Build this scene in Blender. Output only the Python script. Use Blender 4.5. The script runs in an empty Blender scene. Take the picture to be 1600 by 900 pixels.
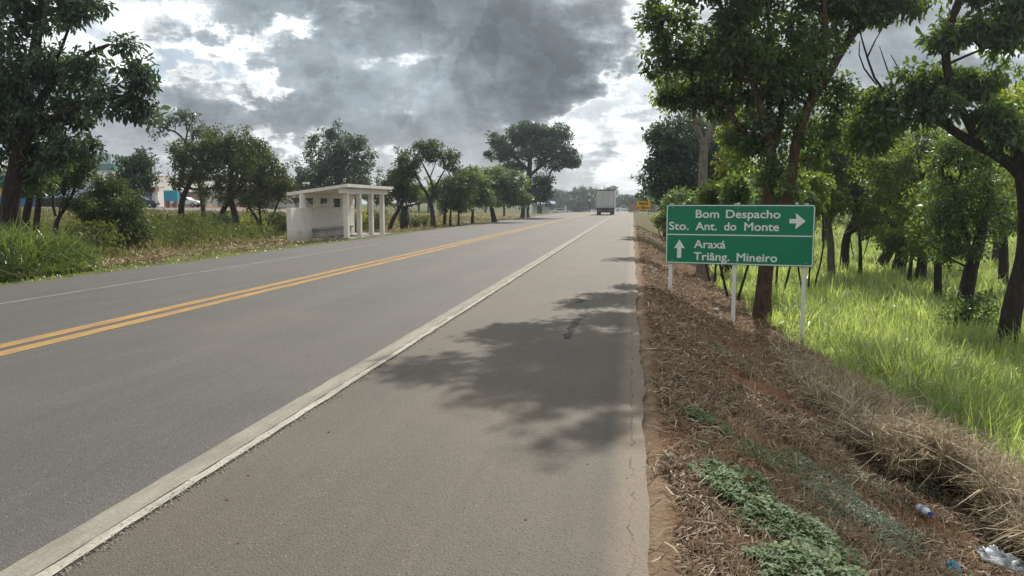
import bpy, bmesh, math, random
import numpy as np
from mathutils import Vector, Matrix

R_ = math.radians
scene = bpy.context.scene
COL = scene.collection

# ------------------------------------------------------------------ camera
FPX = 1250.0
EYE = 1.6
PITCH = math.atan(132 / 1250)
YAW = math.atan(188 / 1250 * math.cos(PITCH))
cam_d = bpy.data.cameras.new('camera')
cam = bpy.data.objects.new('camera', cam_d)
COL.objects.link(cam)
cam.location = (0, 0, EYE)
cam.rotation_euler = (math.pi / 2 - PITCH, 0, YAW)
cam_d.sensor_width = 36
cam_d.lens = 36 * FPX / 1600
cam_d.clip_start = 0.1
cam_d.clip_end = 6000
scene.camera = cam

# ------------------------------------------------------------------ sun, exposure
SUN_EL, SUN_AZ = 41.0, 10.0            # degrees; azimuth from +Y towards +X
SUN_STRENGTH = 4.6
SKY_GAIN = 0.88
sun_d = bpy.data.lights.new('sun', 'SUN')
sun_d.energy = SUN_STRENGTH
sun_d.angle = R_(0.55)
sun_d.color = (1.0, 0.93, 0.82)
sun = bpy.data.objects.new('sun', sun_d)
COL.objects.link(sun)
_dir = Vector((math.sin(R_(SUN_AZ)) * math.cos(R_(SUN_EL)), math.cos(R_(SUN_AZ)) * math.cos(R_(SUN_EL)), math.sin(R_(SUN_EL))))
sun.rotation_euler = _dir.to_track_quat('Z', 'Y').to_euler()
scene.view_settings.view_transform = 'Standard'
scene.view_settings.look = 'None'
scene.view_settings.exposure = 0.0
scene.view_settings.gamma = 1.0


# ------------------------------------------------------------------ node helper
class NT:
    def __init__(s, tree):
        s.t = tree
        s.n = tree.nodes
        s.l = tree.links

    def set(s, sock, v):
        if v is None:
            return
        if hasattr(v, 'is_output') or isinstance(v, bpy.types.NodeSocket):
            s.l.new(v, sock)
        elif isinstance(v, (tuple, list)):
            if len(v) == 3 and sock.type == 'RGBA':
                v = (*v, 1)
            sock.default_value = v
        else:
            sock.default_value = v

    def new(s, typ, props=None, **ins):
        nd = s.n.new(typ)
        for k, v in (props or {}).items():
            setattr(nd, k, v)
        for k, v in ins.items():
            s.set(nd.inputs[k.replace('_', ' ')], v)
        return nd

    def m(s, op, a, b=None, c=None, clamp=False):
        nd = s.n.new('ShaderNodeMath')
        nd.operation = op
        nd.use_clamp = clamp
        for i, v in enumerate((a, b, c)):
            if v is not None:
                s.set(nd.inputs[i], v)
        return nd.outputs[0]

    def vm(s, op, a, b=None):
        nd = s.n.new('ShaderNodeVectorMath')
        nd.operation = op
        s.set(nd.inputs[0], a)
        if b is not None:
            s.set(nd.inputs[1], b)
        return nd.outputs['Value'] if op in ('LENGTH', 'DOT_PRODUCT', 'DISTANCE') else nd.outputs[0]

    def mix(s, f, a, b, mode='MIX'):
        nd = s.n.new('ShaderNodeMix')
        nd.data_type = 'RGBA'
        nd.blend_type = mode
        nd.clamp_factor = True
        s.set(nd.inputs[0], f)
        s.set(nd.inputs[6], a)
        s.set(nd.inputs[7], b)
        return nd.outputs[2]

    def noise(s, vec, scale, detail=4, rough=0.55, dist=0.0, col=False):
        nd = s.new('ShaderNodeTexNoise', None, Vector=vec, Scale=scale, Detail=detail, Roughness=rough, Distortion=dist)
        return nd.outputs['Color' if col else 'Fac']

    def ramp(s, f, stops, interp='LINEAR'):
        nd = s.n.new('ShaderNodeValToRGB')
        cr = nd.color_ramp
        cr.interpolation = interp
        while len(cr.elements) < len(stops):
            cr.elements.new(0.5)
        for e, (p, c) in zip(cr.elements, stops):
            e.position = p
            e.color = (*c, 1) if isinstance(c, (tuple, list)) else (c, c, c, 1)
        s.set(nd.inputs[0], f)
        return nd.outputs[0]

    def rng(s, v, a, b, c=0.0, d=1.0, smooth=False):
        nd = s.n.new('ShaderNodeMapRange')
        nd.interpolation_type = 'SMOOTHSTEP' if smooth else 'LINEAR'
        for i, x in enumerate((v, a, b, c, d)):
            s.set(nd.inputs[i], x)
        return nd.outputs[0]

    def sep(s, v):
        nd = s.n.new('ShaderNodeSeparateXYZ')
        s.set(nd.inputs[0], v)
        return nd.outputs

    def comb(s, x, y, z):
        nd = s.n.new('ShaderNodeCombineXYZ')
        for i, v in enumerate((x, y, z)):
            s.set(nd.inputs[i], v)
        return nd.outputs[0]


# ------------------------------------------------------------------ sky: Nishita with broken cloud
def pix_ray(u, v):
    Rt = np.array([math.cos(YAW), math.sin(YAW), 0])
    Fh = np.array([-math.sin(YAW), math.cos(YAW), 0])
    Fw = Fh * math.cos(PITCH) + np.array([0, 0, -math.sin(PITCH)])
    Up = Fh * math.sin(PITCH) + np.array([0, 0, math.cos(PITCH)])
    return Fw * FPX + Rt * (u - 800) + Up * (450 - v), Fw


def azel(u, v):
    d, _ = pix_ray(u, v)
    return math.degrees(math.atan2(d[0], d[1])), math.degrees(math.atan2(d[2], math.hypot(d[0], d[1])))


world = bpy.data.worlds.new('World')
scene.world = world
world.use_nodes = True
world.node_tree.nodes.clear()
W = NT(world.node_tree)
sky = W.new('ShaderNodeTexSky', {'sky_type': 'NISHITA', 'sun_disc': False, 'sun_elevation': R_(SUN_EL), 'sun_rotation': R_(SUN_AZ),
                                'air_density': 1.0, 'dust_density': 2.0, 'ozone_density': 1.0})
tc = W.new('ShaderNodeTexCoord').outputs['Generated']
sx, sy, sz = W.sep(tc)[:3]
az = W.m('MULTIPLY', W.m('ARCTAN2', sx, sy), 57.2958)
el = W.m('MULTIPLY', W.m('ARCSINE', sz), 57.2958)
el_p = W.m('MAXIMUM', el, 0.0)
# flattened cloud-deck coordinates: clouds look finer and flatter towards the horizon
inv = W.m('DIVIDE', 1.0, W.m('ADD', W.m('MAXIMUM', sz, 0.0), 0.30))
deck = W.comb(W.m('MULTIPLY', sx, inv), W.m('MULTIPLY', sy, inv), W.m('MULTIPLY', sz, 2.2))
w1 = W.noise(deck, 2.6, 9, 0.60, 0.0, True)
w2 = W.noise(tc, 9.0, 8, 0.62, 0.3, True)
ang = W.comb(az, el, 0.0)
warp = W.vm('MULTIPLY', W.vm('SUBTRACT', w1, (0.5, 0.5, 0.5)), (18.0, 12.0, 0.0))
warp2 = W.vm('MULTIPLY', W.vm('SUBTRACT', w2, (0.5, 0.5, 0.5)), (9.0, 8.0, 0.0))
angw = W.vm('ADD', W.vm('ADD', ang, warp), warp2)


def blob(a, e, ra, re):
    d = W.vm('LENGTH', W.vm('MULTIPLY', W.vm('SUBTRACT', angw, (a, e, 0)), (1 / ra, 1 / re, 0)))
    return W.rng(d, 0.0, 1.0, 1.0, 0.0, True)


def pblob(u, v, ru, rv, amt):
    a, e = azel(u, v)
    return W.m('MULTIPLY', blob(a, e, ru / 21.0, rv / 21.0), amt)


fb = W.noise(deck, 2.2, 10, 0.58, 0.2)
dens = W.m('MULTIPLY', W.m('SUBTRACT', fb, 0.5), 0.75)
dens = W.m('ADD', dens, 0.40)
BLOBS = [(740, 60, 330, 190, 0.34), (840, 125, 190, 120, 0.34), (470, 160, 190, 80, 0.20), (640, 205, 260, 60, 0.20), (560, -60, 420, 160, 0.28),
         (160, 110, 190, 100, 0.10), (320, 215, 330, 40, 0.18), (880, 60, 130, 170, 0.22), (380, 30, 160, 70, 0.14), (760, 260, 200, 40, 0.12),
         (335, 70, 80, 60, -0.55), (240, 110, 75, 60, -0.50), (425, 45, 60, 28, -0.45), (400, 120, 50, 25, -0.3), (620, 130, 60, 25, -0.2), (560, 20, 60, 20, -0.25), (992, 50, 115, 230, -0.46), (930, 195, 140, 30, -0.36), (950, 240, 120, 40, -0.16),
         (170, 30, 150, 60, -0.22), (945, 270, 120, 45, -0.20), (470, 245, 130, 22, -0.22), (1000, 130, 60, 60, -0.15), (620, 245, 60, 30, -0.2), (370, 165, 60, 20, -0.22),
         (1400, 90, 260, 120, 0.22), (1530, 80, 90, 50, -0.25)]
for b in BLOBS:
    dens = W.m('ADD', dens, pblob(*b))
# unseen cloud overhead, thinned and brightened to keep up the ambient light
dens = W.m('SUBTRACT', dens, W.m('MULTIPLY', W.rng(el, 27, 50, 0, 1, True), 0.12))
fine = W.noise(deck, 9.0, 7, 0.62, 0.6)
fine2 = W.noise(tc, 20.0, 6, 0.62, 0.6)
dens = W.m('ADD', dens, W.m('MULTIPLY', W.m('SUBTRACT', fine, 0.5), 0.30))
dens = W.m('ADD', dens, W.m('MULTIPLY', W.m('SUBTRACT', fine2, 0.5), 0.22))
lum = W.ramp(dens, [(0.0, (0.74, 0.86, 0.97)), (0.12, (0.98, 1.03, 1.06)), (0.20, (1.30, 1.30, 1.26)), (0.30, (1.12, 1.12, 1.09)), (0.38, (0.68, 0.72, 0.735)), (0.47, (0.43, 0.47, 0.495)),
                    (0.60, (0.32, 0.36, 0.39)), (0.76, (0.225, 0.26, 0.285)), (1.0, (0.14, 0.165, 0.185))])
# billows: the side of each lump towards the sun is lighter than the side away from it
def billow(vec, sc, dt=3.0):
    nd = W.new('ShaderNodeTexNoise', {'noise_type': 'RIDGED_MULTIFRACTAL', 'normalize': False}, Vector=vec, Scale=sc, Detail=dt, Roughness=0.5, Distortion=0.5, Offset=0.9, Gain=1.6)
    return nd.outputs['Fac']


wtc = W.vm('ADD', tc, W.vm('MULTIPLY', W.vm('SUBTRACT', w2, (0.5, 0.5, 0.5)), (0.06, 0.06, 0.06)))
shiftv = W.vm('ADD', wtc, (0.012, 0.0, 0.022))
rel = W.m('SUBTRACT', billow(shiftv, 3.2), billow(wtc, 3.2))
n7 = W.m('SUBTRACT', W.noise(tc, 9.0, 8, 0.6, 0.35), W.noise(W.vm('ADD', tc, (0.008, 0.0, 0.018)), 9.0, 8, 0.6, 0.35))
relf = W.m('ADD', W.m('ADD', 1.0, W.m('MULTIPLY', rel, 0.42)), W.m('MULTIPLY', n7, 1.5))
# bright rims where one billow stands in front of another
for sc_, amt_ in ((3.6, 0.24), (7.5, 0.22)):
    e_ = W.noise(W.vm('ADD', wtc, (0.3 * sc_, 0.1, 0.0)), sc_, 10, 0.52, 0.2)
    rim_ = W.m('MULTIPLY', W.rng(e_, 0.500, 0.522, 0, 1, True), W.rng(e_, 0.515, 0.66, 1, 0, True))
    relf = W.m('ADD', relf, W.m('MULTIPLY', rim_, amt_))
relf = W.m('MINIMUM', W.m('MAXIMUM', W.m('SUBTRACT', relf, 0.10), 0.62), 1.8)
lum = W.mix(1.0, lum, W.comb(W.m('MULTIPLY', relf, 0.965), relf, W.m('MULTIPLY', relf, 1.035)), 'MULTIPLY')
# the cloud deck glows round the hidden sun and pales in the thick air above the horizon
sdist = W.vm('LENGTH', W.vm('SUBTRACT', tc, tuple(_dir)))
glow = W.rng(sdist, 0.05, 0.62, 1.0, 0.0, True)
lum = W.mix(W.m('MULTIPLY', glow, 0.6), lum, (1.5, 1.45, 1.35))
low = W.rng(el, 0.0, 7.0, 1.0, 0.0, True)
lum = W.mix(W.m('MULTIPLY', low, 0.40), lum, (0.93, 0.91, 0.86))
nish = W.mix(1.0, sky.outputs[0], (0.09, 0.09, 0.09), 'MULTIPLY')
cover = W.rng(dens, 0.02, 0.16, 0.55, 1.0, True)
skycol = W.mix(cover, nish, lum)
ground_mix = W.rng(sz, -0.03, 0.0, 0.0, 1.0)
skycol = W.mix(ground_mix, (0.13, 0.13, 0.11), skycol)
world.cycles.sampling_method = 'MANUAL'
world.cycles.sample_map_resolution = 512
bg = W.new('ShaderNodeBackground', None, Color=skycol, Strength=SKY_GAIN)
out = W.new('ShaderNodeOutputWorld')
W.l.new(bg.outputs[0], out.inputs['Surface'])

# ------------------------------------------------------------------ measuring helpers
def at(u, v, Y):
    d, _ = pix_ray(u, v)
    p = d * (Y / d[1])
    return np.array([p[0], p[1], p[2] + EYE])


def mpp(p):
    """metres per photo pixel at a point"""
    _, fw = pix_ray(800, 450)
    return float((np.asarray(p) - np.array([0, 0, EYE])).dot(fw)) / FPX


def smooth(t):
    t = np.clip(t, 0, 1)
    return t * t * (3 - 2 * t)


_nr = np.random.default_rng(5)
_NG = _nr.random((256, 256))


def vnoise(x, y):
    x = np.asarray(x, float)
    y = np.asarray(y, float)
    xi, yi = np.floor(x).astype(int), np.floor(y).astype(int)
    fx, fy = smooth(x - xi), smooth(y - yi)
    g = lambda a, b: _NG[a % 256, b % 256]
    return (g(xi, yi) * (1 - fx) + g(xi + 1, yi) * fx) * (1 - fy) + (g(xi, yi + 1) * (1 - fx) + g(xi + 1, yi + 1) * fx) * fy


def fbm(x, y, o=4):
    s, a, t = 0.0, 1.0, 0.0
    for i in range(o):
        s = s + a * vnoise(x * 2 ** i + 17 * i, y * 2 ** i + 31 * i)
        t += a
        a *= 0.5
    return s / t


def dip(y):
    return -0.75 * smooth((np.asarray(y, float) - 135) / 95)


ROAD_L, ROAD_R = -12.1, 0.1


def gz(x, y, bumps=True):
    x = np.asarray(x, float)
    y = np.asarray(y, float)
    sc = 1 - 0.72 * smooth((y - 62) / 65)
    r = np.interp(x, [0.1, 0.36, 0.8, 2.1, 3.5, 4.5, 6, 9, 40, 90, 900], [-0.03, -0.05, -0.2, -0.83, -1.22, -1.65, -1.95, -2.05, -1.9, -0.6, 0.4]) * sc
    l = np.interp(ROAD_L - x, [0, 0.8, 2, 5, 9, 15, 30, 60, 120, 900], [-0.03, -0.04, -0.14, -0.42, -0.28, 0.0, 0.5, 0.95, 1.4, 1.6])
    z = np.where(x > ROAD_R, r, np.where(x < ROAD_L, l, -0.06))
    if bumps:
        off = np.maximum(x - 0.3, ROAD_L - 0.5 - x)
        k = smooth(off / 1.2)
        z = z + k * ((fbm(x * 0.5, y * 0.5) - 0.5) * 0.22 + (fbm(x * 2.3 + 9, y * 2.3) - 0.5) * 0.12)
    return z + dip(y)


def gpt(x, y):
    return Vector((x, y, float(gz(x, y))))


# ------------------------------------------------------------------ object helpers
def tag(o, label=None, cat=None, group=None, kind=None):
    for k, v in (('label', label), ('category', cat), ('group', group), ('kind', kind)):
        if v:
            o[k] = v
    return o


def empty(name, loc=(0, 0, 0), rz=0.0):
    o = bpy.data.objects.new(name, None)
    o.location = loc
    o.rotation_euler = (0, 0, rz)
    o.empty_display_size = 0.2
    COL.objects.link(o)
    return o


def link_mesh(name, me, mat=None, parent=None, smooth_shade=False):
    o = bpy.data.objects.new(name, me)
    COL.objects.link(o)
    if mat is not None:
        me.materials.append(mat)
    if parent is not None:
        o.parent = parent
    if smooth_shade:
        me.polygons.foreach_set('use_smooth', [True] * len(me.polygons))
    return o


def np_mesh(name, verts, quads):
    """mesh from an (n,3) array and an (m,4) array of quads"""
    me = bpy.data.meshes.new(name)
    verts = np.asarray(verts, np.float32)
    quads = np.asarray(quads, np.int32)
    me.vertices.add(len(verts))
    me.vertices.foreach_set('co', verts.ravel())
    me.loops.add(quads.size)
    me.loops.foreach_set('vertex_index', quads.ravel())
    me.polygons.add(len(quads))
    me.polygons.foreach_set('loop_start', np.arange(0, quads.size, 4, dtype=np.int32))
    me.polygons.foreach_set('loop_total', np.full(len(quads), 4, np.int32))
    me.update(calc_edges=True)
    return me


class MB:
    """collects boxes, tubes and prisms and links them as ONE mesh object"""
    def __init__(s):
        s.bm = bmesh.new()

    def box(s, c, d, bev=0.0, rot=None):
        m = Matrix.Translation(Vector(c))
        if rot is not None:
            m = m @ rot.to_4x4()
        m = m @ Matrix.Diagonal((d[0], d[1], d[2], 1))
        r = bmesh.ops.create_cube(s.bm, size=1.0, matrix=m)
        if bev > 0:
            es = list({e for v in r['verts'] for e in v.link_edges})
            bmesh.ops.bevel(s.bm, geom=es, offset=bev, segments=2, affect='EDGES', profile=0.6)
        return s

    def tube(s, a, b, r1, r2=None, n=12):
        r2 = r1 if r2 is None else r2
        a, b = Vector(a), Vector(b)
        d = b - a
        q = d.to_track_quat('Z', 'Y').to_matrix().to_4x4()
        bmesh.ops.create_cone(s.bm, cap_ends=True, segments=n, radius1=r1, radius2=r2, depth=d.length, matrix=Matrix.Translation((a + b) / 2) @ q)
        return s

    def prism(s, pts, axis, a, b):
        """polygon in the two other axes, extruded from a to b along axis"""
        def P(p, t):
            return {'x': (t, p[0], p[1]), 'y': (p[0], t, p[1]), 'z': (p[0], p[1], t)}[axis]
        va = [s.bm.verts.new(P(p, a)) for p in pts]
        vb = [s.bm.verts.new(P(p, b)) for p in pts]
        s.bm.faces.new(va)
        s.bm.faces.new(list(reversed(vb)))
        n = len(pts)
        for i in range(n):
            s.bm.faces.new((va[i], vb[i], vb[(i + 1) % n], va[(i + 1) % n]))
        return s

    def build(s, name, mat, parent=None, smooth_shade=False):
        bmesh.ops.recalc_face_normals(s.bm, faces=s.bm.faces)
        me = bpy.data.meshes.new(name)
        s.bm.to_mesh(me)
        s.bm.free()
        return link_mesh(name, me, mat, parent, smooth_shade)


# ------------------------------------------------------------------ materials
MAT = {}


def new_mat(name):
    m = bpy.data.materials.new(name)
    m.use_nodes = True
    m.node_tree.nodes.clear()
    t = NT(m.node_tree)
    o = t.new('ShaderNodeOutputMaterial')
    MAT[name] = m
    return m, t, o


def principled(t, o, col, rough=0.7, spec=0.3, normal=None, metal=0.0, **kw):
    p = t.new('ShaderNodeBsdfPrincipled')
    t.set(p.inputs['Base Color'], col)
    t.set(p.inputs['Roughness'], rough)
    t.set(p.inputs['Specular IOR Level'], spec)
    t.set(p.inputs['Metallic'], metal)
    for k, v in kw.items():
        t.set(p.inputs[k.replace('_', ' ')], v)
    if normal is not None:
        t.l.new(normal, p.inputs['Normal'])
    t.l.new(p.outputs[0], o.inputs['Surface'])
    return p


def bump(t, h, strength, dist):
    b = t.new('ShaderNodeBump', None, Strength=strength, Distance=dist, Height=h)
    return b.outputs[0]


def worn(name, col, rough=0.6, spec=0.3, var=0.25, scale=3.0, dirt=(0.16, 0.11, 0.07), dirt_amt=0.25, metal=0.0):
    m, t, o = new_mat(name)
    p = t.new('ShaderNodeTexCoord').outputs['Object']
    n1 = t.noise(p, scale, 6, 0.6)
    n2 = t.noise(p, scale * 7, 4, 0.6)
    c = t.mix(t.rng(n1, 0.3, 0.7), tuple(x * (1 - var) for x in col), tuple(min(1, x * (1 + var * 0.5)) for x in col))
    c = t.mix(t.m('MULTIPLY', t.rng(n2, 0.5, 0.75), dirt_amt), c, dirt)
    principled(t, o, c, t.rng(n1, 0.2, 0.8, rough * 0.85, min(1, rough * 1.15)), spec, bump(t, n2, 0.15, 0.01), metal)
    return m


def leaf_mat(name, lo, hi, trans, tw=0.42, gloss=0.10, rough=0.42, yellow=None, yamt=0.04):
    m, t, o = new_mat(name)
    g = t.new('ShaderNodeNewGeometry')
    rnd = g.outputs['Random Per Island']
    pos = g.outputs['Position']
    cl = t.noise(pos, 0.55, 3, 0.55)
    f = t.m('ADD', t.m('MULTIPLY', rnd, 0.6), t.m('MULTIPLY', t.rng(cl, 0.3, 0.7), 0.4))
    c = t.mix(f, lo, hi)
    if yellow:
        r2 = t.m('FRACT', t.m('MULTIPLY', rnd, 37.3))
        c = t.mix(t.m('LESS_THAN', r2, yamt), c, yellow)
    tn = t.rng(t.noise(pos, 0.85, 3, 0.6), 0.42, 0.60, 0.0, 1.0, True)  # patches of light passing through the foliage, put into the translucent colour
    tcol = t.mix(t.m('ADD', t.m('MULTIPLY', f, 0.35), t.m('MULTIPLY', tn, 0.65)), tuple(x * 0.42 for x in trans), tuple(min(0.9, x * 1.3) for x in trans))
    d = t.new('ShaderNodeBsdfDiffuse', None, Color=c)
    tr = t.new('ShaderNodeBsdfTranslucent', None, Color=tcol)
    gl = t.new('ShaderNodeBsdfGlossy', None, Color=(0.9, 0.95, 1.0), Roughness=rough)
    a = t.new('ShaderNodeMixShader')
    t.set(a.inputs[0], tw)
    t.l.new(d.outputs[0], a.inputs[1])
    t.l.new(tr.outputs[0], a.inputs[2])
    b = t.new('ShaderNodeMixShader')
    fr = t.new('ShaderNodeFresnel', None, IOR=1.4)
    t.set(b.inputs[0], t.m('MINIMUM', t.m('MULTIPLY', fr.outputs[0], gloss * 4), gloss * 0.7))
    t.l.new(a.outputs[0], b.inputs[1])
    t.l.new(gl.outputs[0], b.inputs[2])
    t.l.new(b.outputs[0], o.inputs['Surface'])
    return m


leaf_mat('leaf_dark', (0.044, 0.070, 0.048), (0.098, 0.140, 0.076), (0.26, 0.40, 0.06), 0.42, yellow=(0.14, 0.12, 0.03), yamt=0.02)
leaf_mat('leaf_blue', (0.042, 0.068, 0.058), (0.085, 0.125, 0.088), (0.11, 0.19, 0.06), 0.32)
leaf_mat('leaf_mid', (0.042, 0.066, 0.024), (0.098, 0.126, 0.040), (0.34, 0.44, 0.055), 0.50, gloss=0.05, yellow=(0.20, 0.15, 0.03), yamt=0.03)
leaf_mat('leaf_roadside', (0.040, 0.062, 0.026), (0.086, 0.114, 0.044), (0.15, 0.21, 0.04), 0.36, gloss=0.06, yellow=(0.18, 0.14, 0.04), yamt=0.03)
leaf_mat('leaf_olive', (0.052, 0.068, 0.024), (0.105, 0.118, 0.038), (0.18, 0.22, 0.04), 0.38, gloss=0.04)
leaf_mat('leaf_bright', (0.070, 0.110, 0.020), (0.145, 0.190, 0.034), (0.55, 0.63, 0.06), 0.58, gloss=0.05, yellow=(0.35, 0.27, 0.03), yamt=0.05)
leaf_mat('leaf_weed', (0.085, 0.130, 0.058), (0.195, 0.255, 0.125), (0.14, 0.28, 0.07), 0.25, gloss=0.025, rough=0.5)
leaf_mat('leaf_grey', (0.085, 0.115, 0.065), (0.150, 0.195, 0.120), (0.14, 0.22, 0.09), 0.25, gloss=0.05)
leaf_mat('blade_green', (0.120, 0.190, 0.042), (0.270, 0.350, 0.105), (0.58, 0.76, 0.16), 0.56, gloss=0.13, rough=0.4, yellow=(0.52, 0.47, 0.30), yamt=0.13)
leaf_mat('blade_lush', (0.060, 0.105, 0.020), (0.160, 0.215, 0.050), (0.32, 0.44, 0.07), 0.42, gloss=0.12, rough=0.4, yellow=(0.30, 0.26, 0.12), yamt=0.08)
leaf_mat('blade_olive', (0.065, 0.085, 0.022), (0.190, 0.175, 0.060), (0.28, 0.27, 0.06), 0.38, gloss=0.04, yellow=(0.34, 0.26, 0.14), yamt=0.2)
leaf_mat('blade_yellow', (0.095, 0.105, 0.030), (0.185, 0.175, 0.062), (0.25, 0.24, 0.06), 0.35, gloss=0.04, yellow=(0.36, 0.28, 0.14), yamt=0.2)
leaf_mat('straw', (0.130, 0.085, 0.045), (0.360, 0.270, 0.160), (0.34, 0.25, 0.14), 0.20, gloss=0.04, rough=0.5, yellow=(0.50, 0.42, 0.30), yamt=0.12)
leaf_mat('hay', (0.130, 0.092, 0.052), (0.430, 0.345, 0.225), (0.36, 0.28, 0.17), 0.22, gloss=0.03, rough=0.5, yellow=(0.58, 0.50, 0.37), yamt=0.12)
leaf_mat('litter', (0.095, 0.056, 0.034), (0.285, 0.195, 0.120), (0.2, 0.14, 0.08), 0.12, gloss=0.03, rough=0.5, yellow=(0.46, 0.39, 0.29), yamt=0.10)
leaf_mat('leaf_dead', (0.10, 0.05, 0.03), (0.22, 0.12, 0.06), (0.2, 0.1, 0.05), 0.2, gloss=0.03)


def bark_mat(name, lo, hi, moss=None):
    m, t, o = new_mat(name)
    g = t.new('ShaderNodeTexCoord').outputs['Object']
    st = t.vm('MULTIPLY', g, (1.0, 1.0, 0.28))
    n1 = t.noise(st, 14, 6, 0.65, 0.4)
    n2 = t.noise(g, 1.6, 4, 0.5)
    c = t.mix(t.rng(n1, 0.32, 0.68), lo, hi)
    if moss:
        c = t.mix(t.m('MULTIPLY', t.rng(n2, 0.5, 0.7), 0.6), c, moss)
    principled(t, o, c, 0.9, 0.15, bump(t, n1, 0.7, 0.03))
    return m


bark_mat('bark_dark', (0.016, 0.012, 0.011), (0.055, 0.042, 0.035))
bark_mat('bark_brown', (0.040, 0.024, 0.017), (0.130, 0.080, 0.055))
bark_mat('bark_grey', (0.07, 0.06, 0.05), (0.19, 0.165, 0.14), (0.10, 0.10, 0.05))
bark_mat('bark_pale', (0.10, 0.085, 0.07), (0.26, 0.23, 0.19))


def asphalt(name, c1, c2, warm, shoulder=False):
    m, t, o = new_mat(name)
    pos = t.new('ShaderNodeNewGeometry').outputs['Position']
    x, y, z = t.sep(pos)[:3]
    big = t.noise(t.vm('MULTIPLY', pos, (0.9, 0.11, 1)), 1.0, 5, 0.55)
    med = t.noise(pos, 1.3, 6, 0.6, 0.3)
    grit = t.noise(pos, 95, 3, 0.7)
    vor = t.new('ShaderNodeTexVoronoi', {'feature': 'F1'}, Vector=pos, Scale=55.0)
    stone = t.rng(vor.outputs['Distance'], 0.12, 0.5, 1.0, 0.0)
    c = t.mix(t.rng(big, 0.3, 0.7), c1, c2)
    c = t.mix(t.m('MULTIPLY', t.rng(med, 0.42, 0.72), 0.4), c, warm)
    srnd = t.sep(vor.outputs['Color'])[0]
    c = t.mix(t.m('MULTIPLY', t.rng(srnd, 0.60, 1.0), t.m('MULTIPLY', stone, 0.85)), c, tuple(min(1, k * 2.4) for k in c2))
    c = t.mix(t.m('MULTIPLY', t.rng(srnd, 0.32, 0.0), t.m('MULTIPLY', stone, 0.92)), c, tuple(k * 0.30 for k in c1))
    c = t.mix(t.m('MULTIPLY', t.rng(grit, 0.35, 0.65), 0.35), c, tuple(k * 0.72 for k in c1))
    blot = t.noise(pos, 20, 4, 0.6)
    strk = t.noise(t.vm('MULTIPLY', pos, (7.0, 0.10, 1)), 1.0, 5, 0.6)
    c = t.mix(t.m('MULTIPLY', t.rng(blot, 0.35, 0.65), 0.22), c, tuple(k * 0.70 for k in c1))
    c = t.mix(t.m('MULTIPLY', t.rng(strk, 0.38, 0.66), 0.38), c, tuple(k * 0.80 for k in c1))
    tint = t.noise(pos, 0.33, 4, 0.6, 0.5)
    c = t.mix(t.m('MULTIPLY', t.rng(tint, 0.48, 0.68), 0.45), c, tuple(k * w_ for k, w_ in zip(c2, (1.12, 0.95, 0.82))))
    # wheel tracks, a little darker and smoother (lanes), fine grit drift
    if not shoulder:
        for xc in (-3.95, -5.75, -7.9, -9.2):
            tr = t.rng(t.m('ABSOLUTE', t.m('SUBTRACT', t.m('ADD', x, t.m('MULTIPLY', med, 0.25)), xc + 0.12)), 0.1, 0.5, 0.22, 0.0, True)
            c = t.mix(tr, c, tuple(k * 0.78 for k in c1))
    else:
        wob = t.m('MULTIPLY', t.m('SUBTRACT', t.noise(t.comb(0.0, y, 0.0), 2.2, 6, 0.65), 0.5), 0.10)
        wob2 = t.m('MULTIPLY', t.m('SUBTRACT', t.noise(t.comb(3.0, y, 0.0), 5.0, 6, 0.7), 0.5), 0.10)
        dirt = t.rng(t.m('ADD', x, wob), -0.14, 0.03, 0.0, 0.75, True)
        c = t.mix(dirt, c, (0.185, 0.140, 0.100))
        dk = t.rng(t.m('ABSOLUTE', t.m('SUBTRACT', t.m('ADD', x, wob), -0.16)), 0.0, 0.06, 0.3, 0.0, True)
        c = t.mix(dk, c, (0.06, 0.055, 0.05))
        lf = t.noise(pos, 0.5, 3, 0.5)
        for x0, ww, wbb in ((0.02, 0.006, wob2),):
            cr = t.rng(t.m('ABSOLUTE', t.m('SUBTRACT', t.m('ADD', x, t.m('MULTIPLY', wbb, 1.6)), x0)), ww * 0.4, ww, 1.0, 0.0)
            cr = t.m('MULTIPLY', cr, t.rng(t.noise(pos, 3.2, 5, 0.65), 0.44, 0.56))
            c = t.mix(cr, c, (0.02, 0.016, 0.012))
        # pale scuffed patches and small dark spots
        c = t.mix(t.m('MULTIPLY', t.rng(lf, 0.5, 0.75), 0.35), c, tuple(k * 1.25 for k in c2))
    h = t.m('ADD', t.m('MULTIPLY', grit, 0.5), stone)
    principled(t, o, c, 0.74, 0.4, bump(t, h, 0.55, 0.006))
    return m


asphalt('asphalt_lane', (0.072, 0.068, 0.065), (0.106, 0.100, 0.093), (0.122, 0.105, 0.090))
asphalt('asphalt_shoulder', (0.082, 0.071, 0.057), (0.116, 0.100, 0.079), (0.124, 0.100, 0.077), True)


def paint_mat(name, col, wear, under, cut=0.5):
    m, t, o = new_mat(name)
    pos = t.new('ShaderNodeNewGeometry').outputs['Position']
    n1 = t.noise(t.vm('MULTIPLY', pos, (3, 0.5, 1)), 2.0, 8, 0.7)
    n2 = t.noise(pos, 60, 4, 0.7)
    f = t.rng(t.m('ADD', n1, t.m('MULTIPLY', t.m('SUBTRACT', n2, 0.5), 0.5)), cut - 0.12, cut + 0.12, 1.0, wear)
    c = t.mix(f, under, col)
    c = t.mix(t.m('MULTIPLY', t.rng(n2, 0.45, 0.75), 0.3), c, under)
    principled(t, o, c, 0.8, 0.2, bump(t, n2, 0.3, 0.003))
    return m


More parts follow.
